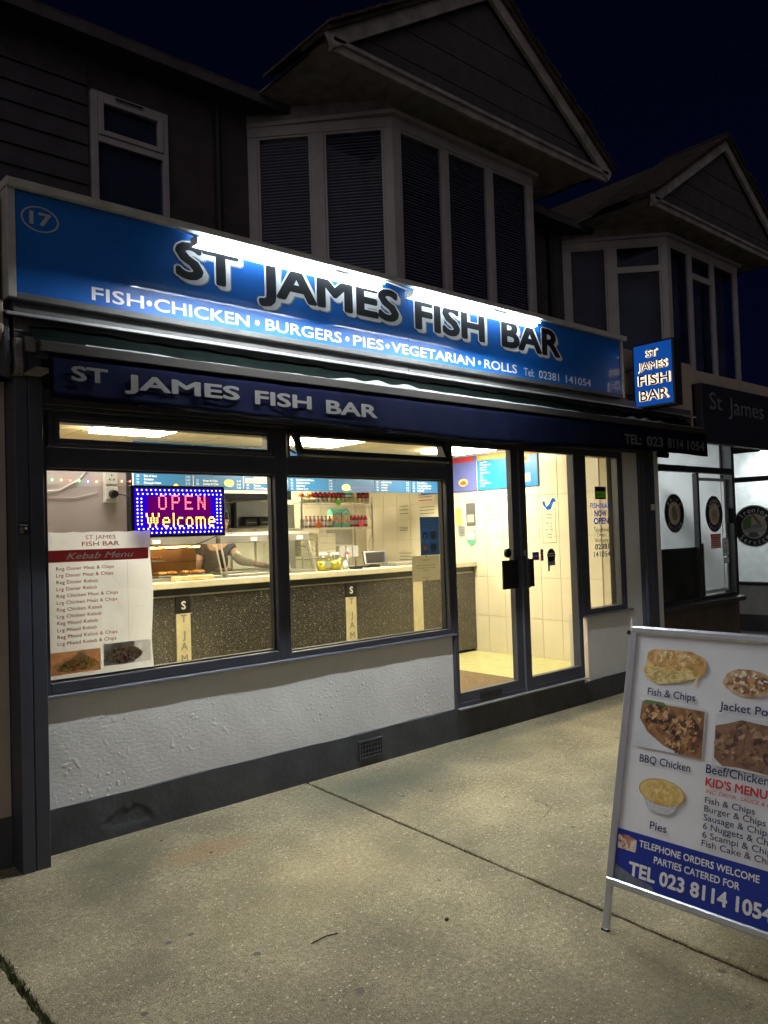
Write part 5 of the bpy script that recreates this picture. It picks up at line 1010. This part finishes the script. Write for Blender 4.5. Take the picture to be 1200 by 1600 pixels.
box('black_panel', mat('black board', (.012, .012, .012), .5), 7.63, 8.485, .04, .05, .80, 1.365, fr, 0); box('black_panel', MATS['black board'], 8.54, 8.66, .04, .05, .80, 1.40, fr, 0)
frame(8.60, 9.31, .82, 2.16, .07, .10, .035).build('inner_frame', M_wh, fr)
box('return_post', Mbf, 9.34, 9.40, .061, .12, .0, 2.72, la, .002)
MB().box(9.3, 9.40, .121, 1.3, .0, 2.72).build('lobby_side_wall', M_wh, la); MB().box(9.401, 10.99, 1.25, 1.3, .0, 2.72).build('lobby_back', mat('dark door', (.03, .03, .03), .5), la)
LX = 11.0
MB().box(LX, LX+.15, -.3, 1.249, .35, .755).build('side_wall', mat('light grey paint', (.42, .42, .40), .8, bump=.2), la); MB().box(LX-.01, LX+.14, -.3, 1.249, .0, .349).build('side_plinth', M_plinth, la)
b = MB().box(LX-.03, LX+.10, -.3, 1.249, .756, .80).box(LX, LX+.06, -.3, 1.249, 2.19, 2.26).box(LX, LX+.06, .75, .80, .801, 2.72).box(LX, LX+.06, -.3, 1.249, 2.6, 2.72); f2 = b.build('shop_window', Mbf, la, .003)
MB().box(LX+.025, LX+.031, -.3, .75, .80, 2.19).build('pane', G_shop, f2); MB().box(LX+.025, LX+.031, -.3, .75, 2.26, 2.6).build('pane', G_shop, f2)
MB().box(7.45, 12.5, .0, .24, 2.721, 3.3).build('parapet', M_brown, la); MB().box(8.30, 12.5, -.04, -.001, 2.52, 3.36).build('fascia_surround', M_beige, la, .003) if 0 else None
MB().box(8.421, 12.5, -.04, -.001, 3.20, 3.36).build('fascia_surround', M_beige, la, .003)
lf = thing('laundry_sign', 'dark shop sign board over the laundry with pale letters St James', 'sign'); MB().box(8.43, 12.4, -.13, -.042, 2.53, 3.20).build('board', mat('near black board', (.018, .018, .028), .5), lf, .004)
q = front(-.1305, lf); Mdl = mat('dim grey letter', (.16, .16, .17), .6); q.text('St', 8.60, 2.92, .19, Mdl, 8.90, .0); q.text('James', 9.06, 2.90, .19, Mdl, 10.0, .0)
# laundry inside
def T_(n, m, *a, label=None): return S_(n, m, *a, label=label)
Mlw = mat('laundry white paint', (.78, .80, .80), .6)
T_('laundry_floor', mat('grey lino', (.35, .35, .34), .5), 7.1, 12.5, .21, 3.6, .0, .12, label='grey floor of the laundry'); T_('laundry_back_wall', Mlw, 7.1, 12.5, 3.0, 3.1, .12, 2.72, label='white back wall of the laundry')
T_('laundry_left_wall', Mlw, 7.01, 7.1, .26, 3.1, .0, 2.72, label='white left wall of the laundry'); lc = T_('laundry_ceiling', Mlw, 7.1, 12.5, .25, 3.1, 2.735, 2.8, label='white ceiling of the laundry'); T_('laundry_right_wall', Mlw, 12.4, 12.5, -.3, 3.0, .12, 2.72, label='white right wall of the laundry')
for k, (a, y_) in enumerate(((7.4, 1.2), (11.3, .6))):
    t = thing('tube_light', ['white tube light on the laundry ceiling near the window', 'white tube light at the right of the laundry ceiling'][k], 'ceiling light', 'laundry tube lights'); box('housing', M_wh, a, a+1.1, y_, y_+.12, 2.69, 2.733, t); MB().box(a+.02, a+1.08, y_+.02, y_+.10, 2.665, 2.689).build('diffuser', E_cool, t)
def washer(x, y, z, s, lab, flip=False):
    t = thing('washing_machine', lab, 'washing machine', 'laundry washing machines'); box('cabinet', mat('white enamel', (.75, .77, .78), .3), x, x+.75*s, y, y+.7*s, z, z+1.15*s, t, .01)
    cx, cz = x+.375*s, z+.60*s; MB().tube((cx, y+.01, cz), (cx, y-.05, cz), .27*s, 28, .25*s).build('door_ring', M_steel, t); MB().tube((cx, y-.05, cz), (cx, y-.062, cz), .20*s, 24).build('door_glass', mat('dark glass', (.05, .05, .055), .08), t)
    box('control_panel', M_steel2, x+.02, x+.73*s, y-.012, y-.001, z+1.0*s, z+1.12*s, t)
washer(7.75, 1.35, .95, 1.0, 'washing machine behind the shirt service sticker'); washer(9.0, 2.0, .12, 1.0, 'washing machine low behind the laundry service sticker'); washer(8.75, 2.2, 1.35, .85, 'dryer stacked high on the laundry wall')
t = thing('washing_machine_stand', 'low white plinth carrying the left washing machine', 'plinth'); box('plinth', M_wh, 7.75, 8.5, 1.35, 2.05, .12, .949, t)
t = thing('inner_partition', 'white framed inner door with dark glass in the laundry', 'door'); frame(8.05, 8.75, .12, 2.35, 1.0, 1.06, .07, [('h', 1.2, .07)]).build('frame', M_wh, t, .003); MB().box(8.12, 8.68, 1.025, 1.03, 1.235, 2.28).build('pane', G_case, t)
t = box('dark_shelf_unit', M_black, 8.2, 8.9, 2.7, 2.95, 1.5, 2.3, None, .004); tag(t, 'black shelf unit on the laundry back wall', 'shelf')
# roundels
def roundel(pl, cx, cz, r, top, bot, lab, pics, ry=1.):
    t = thing('service_roundel', lab, 'sticker', 'round service stickers on the laundry glass'); pl.parent = t
    pl.disc('white_ring', cx, cz, r*1.05, M_wh, .001, ry); pl.disc('black_ring', cx, cz, r, M_black, .0015, ry); pl.disc('picture', cx, cz, r*.62, pics, .002, ry)
    pl.arc(top, cx, cz, r*.68, r*.24, math.radians(140), math.radians(40), M_wh, ry=ry); pl.arc(bot, cx, cz, r*.92, r*.24, math.radians(222), math.radians(318), M_wh, flip=True, ry=ry); return t
Mtan = mottle('tan photo', [(.35, .28, .18), (.62, .55, .40), (.45, .40, .25)], 6)
t = roundel(front(.024, None), 8.0, 1.748, .205, 'Shirt', 'Service', 'round shirt service sticker on the left laundry pane', Mtan); pl = front(.024, t)
pl.flat('shirt', [(7.95, 1.68), (7.94, 1.80), (7.99, 1.84), (8.03, 1.80), (8.05, 1.74), (8.07, 1.70), (8.03, 1.67)], mat('olive shirt', (.22, .20, .10)), .003)
t = roundel(front(.024, None), 8.91, 1.735, .205, 'Laundry', 'Service', 'round laundry service sticker on the right laundry pane', Mtan); pl = front(.024, t); pl.flat('basket', [(8.84, 1.70), (8.86, 1.66), (8.96, 1.66), (8.99, 1.70)], mat('wicker', (.45, .38, .15)), .003); pl.flat('folded_towels', [(8.85, 1.705), (8.97, 1.705), (8.96, 1.77), (8.90, 1.79), (8.86, 1.76)], mat('grey towels', (.25, .25, .24)), .003)
pl = Plane((LX+.024, 0, 0), (0, -1, 0), (0, 0, 1), None)
t = roundel(pl, -.49, 1.573, .28, 'Ironing', 'Service', 'large round ironing service sticker at the right edge', mat('pale scene', (.45, .45, .38), vs=2, var=.3))
pl.flat('green_wall', [(-.645, 1.50), (-.645, 1.64), (-.59, 1.70), (-.52, 1.73), (-.53, 1.56)], mat('green wall', (.10, .22, .06)), .003); pl.flat('forearm', [(-.53, 1.745), (-.50, 1.745), (-.42, 1.65), (-.39, 1.62), (-.43, 1.60), (-.46, 1.64)], mat('arm print', (.25, .10, .05)), .004)
pl.flat('iron', [(-.56, 1.535), (-.52, 1.58), (-.44, 1.61), (-.37, 1.60), (-.37, 1.56), (-.42, 1.54)], mat('iron print', (.22, .22, .22)), .0045); pl.flat('ironing_board', [(-.65, 1.53), (-.35, 1.535), (-.35, 1.50), (-.65, 1.49)], mat('board print', (.33, .34, .32)), .0035); pl.flat('legs', [(-.55, 1.49), (-.45, 1.49), (-.42, 1.43), (-.5, 1.41), (-.58, 1.43)], mat('legs print', (.12, .13, .12)), .0035)
t = thing('warning_notice', 'pink sheet with a red warning heading low on the right laundry pane', 'notice'); q = front(.0245, t); q.rect('sheet', 8.80, 9.05, 1.335, 1.50, mat('pink paper', (.72, .42, .36)), .001); q.rect('heading', 8.80, 9.05, 1.455, 1.505, M_kred, .002); q.text('WARNING', 8.82, 1.465, .025, M_wh, 9.03, lift=.003)
for k in range(4): q.rect('text_line', 8.82, 9.02, 1.435-.022*k, 1.441-.022*k, M_kred, .002)
t = thing('care_symbol_notice', 'two small grey blue pictogram sheets beside the warning notice', 'notice'); q = front(.0245, t)
for (a, c, d, e) in ((9.08, 9.24, 1.24, 1.45), (9.10, 9.24, 1.15, 1.22)): q.rect('sheet', a, c, d, e, mat('blue grey paper', (.35, .45, .5)), .001); q.rect('inner', a+.012, c-.012, d+.012, e-.012, M_wh, .002)
q.text('wc', 9.12, 1.38, .03, M_inkg, 9.2, lift=.003)
for x in (9.13, 9.175): q.disc('head', x, 1.335, .008, M_inkg, .003, n=10); q.rect('figure', x-.01, x+.01, 1.27, 1.322, M_inkg, .003)
t = box('lock_box', M_black, 9.17, 9.30, -.025, -.002, 1.62, 1.80, None, .003); tag(t, 'small black box beside the laundry window frame', 'lock box')

# ------------------------------------------------------------------ neighbour at the far left
nb = thing('left_neighbour_building', 'strip of the beige painted shop at the left edge', 'building')
MB().box(-3, 1.196, .0, .25, .25, 2.47).build('front_wall', M_beige, nb); MB().box(-3, 1.197, -.012, .24, -.005, .249).build('plinth', M_plinth, nb); MB().prism([(-.12, 2.63), (-.18, 2.70), (-.18, 2.84), (-.13, 2.86), (-.13, 3.40), (.25, 3.4), (.25, 2.471), (-.10, 2.471)], 'x', -3, 1.15).build('cornice', M_beige, nb, .004)
MB().box(-3, .999, 2.26, 2.5, 2.96, 5.8).build('upper_wall', M_wallup, nb)
MB().box(-3, .999, .281, 2.25, 2.88, 2.95).build('flat_roof', MATS['roof felt'], nb)

# ------------------------------------------------------------------ sandwich board
ab = thing('sandwich_board', 'leaning aluminium pavement board with food pictures and blue telephone footer', 'sandwich board')
F0 = Vector((2.738, -2.435, 0)); UP = Vector((.313, 0, 1.189)).normalized(); AC = Vector((0, -1, 0)); WB = .745; HB = 1.229
q = Plane(F0, AC, UP, ab)              # outward = towards -x
def pbox(pl, a0, a1, b0, b1, c0, c1, name, m, parent, bev=.003):
    return MB().quadbox([pl.p(a0, b0, c0), pl.p(a1, b0, c0), pl.p(a1, b0, c1), pl.p(a0, b0, c1), pl.p(a0, b1, c0), pl.p(a1, b1, c0), pl.p(a1, b1, c1), pl.p(a0, b1, c1)]).build(name, m, parent, bev)
q2 = Plane(Vector((2.738+2*.318, -2.435, 0)), AC, Vector((-.313, 0, 1.189)), ab)
pbox(q, .004, WB-.004, .20, HB-.012, -.014, -.004, 'panel', M_wh, ab); pbox(q2, .004, WB-.004, .20, HB-.012, .004, .014, 'back_panel', M_wh, ab)
for pl, s in ((q, 1), (q2, -1)):
    c0, c1 = (-.016, .010) if s > 0 else (-.010, .016)
    pbox(pl, -.002, .030, .205, HB-.02, c0, c1, 'side_rail', M_alu, ab, .005); pbox(pl, WB-.030, WB+.002, .205, HB-.02, c0, c1, 'side_rail', M_alu, ab, .005)
    pbox(pl, .0, WB, .176, .204, c0, c1, 'bottom_rail', M_alu, ab, .005); pbox(pl, .0, WB, HB-.032, HB+.0, c0-.002, c1+.002, 'top_rail', M_alu, ab, .008)
    pbox(pl, .0, .030, .0, .175, c0+.004, c1-.006, 'leg', M_alu, ab, .003); pbox(pl, WB-.03, WB, .0, .175, c0+.004, c1-.006, 'leg', M_alu, ab, .003)
    for a in (0, WB-.03): pbox(pl, a-.001, a+.031, -.004, .008, c0+.002, c1-.004, 'foot', M_black, ab, .002)
MB().tube(q.p(-.004, HB-.03, -.02), q.p(-.004, HB-.03, .012), .010, 8).build('hinge', M_black, ab)
M_nb = mat('deep blue footer', (.012, .035, .30), .35); M_clear = glass('clear poster cover', dirt=.02)
q.rect('footer', .030, WB-.03, .205, .400, M_nb, .0005)
Msk = mat('board dark blue ink', (.02, .025, .11), .4)
T = lambda s, a0, a1, b, h, m=Msk, off=.012, **k: q.text(s, a0, b, h, m, a1, off, .0015, **k)
T('Fish & Chips', .105, .313, .948, .030); T('BBQ Chicken', .097, .316, .677, .030); T('Pies', .168, .240, .43, .030); T('Jacket Potato', .412, .675, .932, .031); T('Beef/Chicken Pies', .378, .70, .688, .033)
T("KID'S MENU", .380, .612, .640, .032, M_kred, .03); T('INC: DRINK, SAUCE & LOLLY', .383, .68, .615, .014, M_kred, 0, shear=.2)
for s, a1_, b_ in (('Fish & Chips', .572, .578), ('Burger & Chips', .613, .547), ('Sausage & Chips', .633, .515), ('6 Nuggets & Chips', .667, .484), ('6 Scampi & Chips', .655, .453), ('Fish Cake & Chips', .665, .422)): T(s, .383, a1_, b_, .0225, off=.008)
T('TELEPHONE ORDERS WELCOME', .130, .603, .352, .026, M_wh, .022); T('PARTIES CATERED FOR', .198, .535, .308, .026, M_wh, .022); T('TEL 023 8114 1054', .094, .655, .235, .053, M_wh, .035)
fcr = mottle('golden crust', [(.45, .20, .05), (.75, .45, .14), (.85, .62, .28)], 14, detail=6); chi = mottle('chips photo', [(.42, .25, .05), (.78, .58, .18), (.9, .78, .42)], 30, detail=3, stretch=(1, 1, 2)); bbq = mottle('bbq photo', [(.03, .015, .01), (.20, .08, .03), (.36, .18, .07), (.24, .11, .04), (.5, .3, .14)], 9, detail=10, dist=.4); bf = mottle('beef photo', [(.06, .03, .02), (.22, .11, .06), (.32, .17, .09), (.16, .08, .05)], 18, detail=8, dist=1.5); pot = mottle('potato photo', [(.25, .10, .04), (.6, .38, .18), (.82, .72, .58)], 14, detail=8)
q.flat('chips_picture', [(.075, 1.055), (.09, 1.02), (.15, .998), (.25, 1.015), (.33, 1.05), (.32, 1.09), (.10, 1.09)], chi, .001); q.flat('fish_picture', [(.085, 1.075), (.09, 1.125), (.12, 1.14), (.28, 1.143), (.34, 1.12), (.35, 1.08), (.335, 1.048), (.27, 1.075), (.18, 1.06), (.12, 1.075)], fcr, .0015)
rr = random.Random(8)
for k in range(13):
    a = .11+.2*rr.random(); b_ = 1.02+.035*rr.random(); an = rr.uniform(.2, 1.8); l = .022; w = .006; dx, dz = math.cos(an)*l, math.sin(an)*l*.8
    q.flat('chip', [(a-dx-w, b_-dz), (a-dx+w, b_-dz), (a+dx+w, b_+dz), (a+dx-w, b_+dz)], mat('chip%d' % (k % 3), [(.8, .62, .25), (.65, .42, .12), (.85, .72, .40)][k % 3], .6), .002+.0001*k)
q.rect('chicken_plate', .068, .36, .735, .925, mat('cool white', (.66, .68, .70)), .0008); q.flat('chicken_picture', [(.08, .85), (.085, .92), (.355, .915), (.357, .735), (.27, .735), (.19, .76), (.12, .80)], bbq, .0012); q.flat('herbs', [(.085, .915), (.10, .928), (.18, .926), (.20, .912), (.14, .905)], mat('herb print', (.12, .2, .05)), .0016)
hot = [(.30, .13, .05), (.42, .20, .08), (.55, .30, .13), (.22, .09, .035), (.10, .045, .02), (.66, .42, .2), (.05, .025, .015)]
scatter(q, .165, .86, .07, .055, 70, hot, .016, .0014, 1, 'grilled'); scatter(q, .29, .855, .055, .05, 55, hot, .015, .0014, 2, 'grilled'); scatter(q, .275, .78, .07, .035, 50, hot, .013, .0014, 3, 'grilled')
scatter(q, .21, 1.10, .12, .03, 45, [(.70, .42, .14), (.82, .56, .24), (.58, .32, .09), (.88, .68, .36)], .015, .0016, 4, 'batter'); scatter(q, .515, 1.045, .075, .035, 70, [(.55, .30, .13), (.75, .52, .3), (.36, .16, .07), (.86, .74, .55), (.28, .1, .04)], .014, .0016, 5, 'potato'); scatter(q, .53, .81, .12, .075, 90, [(.26, .13, .075), (.36, .2, .11), (.16, .08, .05), (.48, .29, .17), (.09, .045, .03)], .019, .0016, 6, 'stew')
scatter(q, .205, .578, .085, .038, 36, [(.76, .54, .18), (.80, .60, .24), (.72, .49, .15)], .016, .0019, 7, 'pastry')
for k, (a, c, r1, r2) in enumerate(((.16, .865, .045, .022), (.30, .86, .03, .012), (.24, .80, .02, .03), (.12, .84, .012, .02))): q.flat('char_mark', blob(a, c, r1, r2, 12, .3, k), mat('char', (.04, .02, .012), var=.5, vs=60), .00135)
q.flat('potato_picture', blob(.515, 1.045, .095, .052, 22, .05, 4), pot, .001); q.flat('potato_filling', blob(.53, 1.05, .06, .025, 18, .25, 5), bf, .0014)
q.rect('beef_plate', .398, .66, .72, .915, mat('cool white', (.66, .68, .70)), .0008); q.flat('beef_picture', [(.405, .75), (.402, .87), (.45, .885), (.50, .905), (.56, .90), (.66, .895), (.66, .722), (.5, .73), (.44, .725)], bf, .0012)
q.flat('foil', [(.125, .555), (.285, .555), (.26, .51), (.235, .497), (.17, .497), (.145, .512)], mottle('foil print', [(.25, .25, .25), (.75, .75, .76), (.45, .45, .46), (.85, .85, .85)], 40, stretch=(1, 6, 1)), .001); q.disc('pie_picture', .205, .578, .098, mottle('pie crust print', [(.62, .38, .08), (.80, .58, .20), (.86, .68, .32)], 9, detail=3), .0016, .50, n=30); q.disc('pie_rim', .205, .578, .099, mat('pie rim', (.5, .28, .05)), .0018, .5, .094, n=30)
q.flat('drinks_picture', [(.035, .325), (.035, .378), (.075, .382), (.118, .372), (.118, .325)], mottle('drinks photo', [(.05, .02, .02), (.5, .2, .15), (.8, .7, .5), (.3, .35, .6)], 30), .0012)
q.flat('worn_corner', [(.032, .207), (.032, .262), (.12, .235), (.20, .222), (.21, .207)], mat('worn grey', (.14, .16, .2), .5, var=.4, vs=25), .0018)
# ------------------------------------------------------------------ fresh names for cable-like leftovers
for o in bpy.data.objects:
    if o.type == 'MESH' and o.parent is None and 'kind' not in o and 'label' not in o: print('UNTAGGED', o.name)
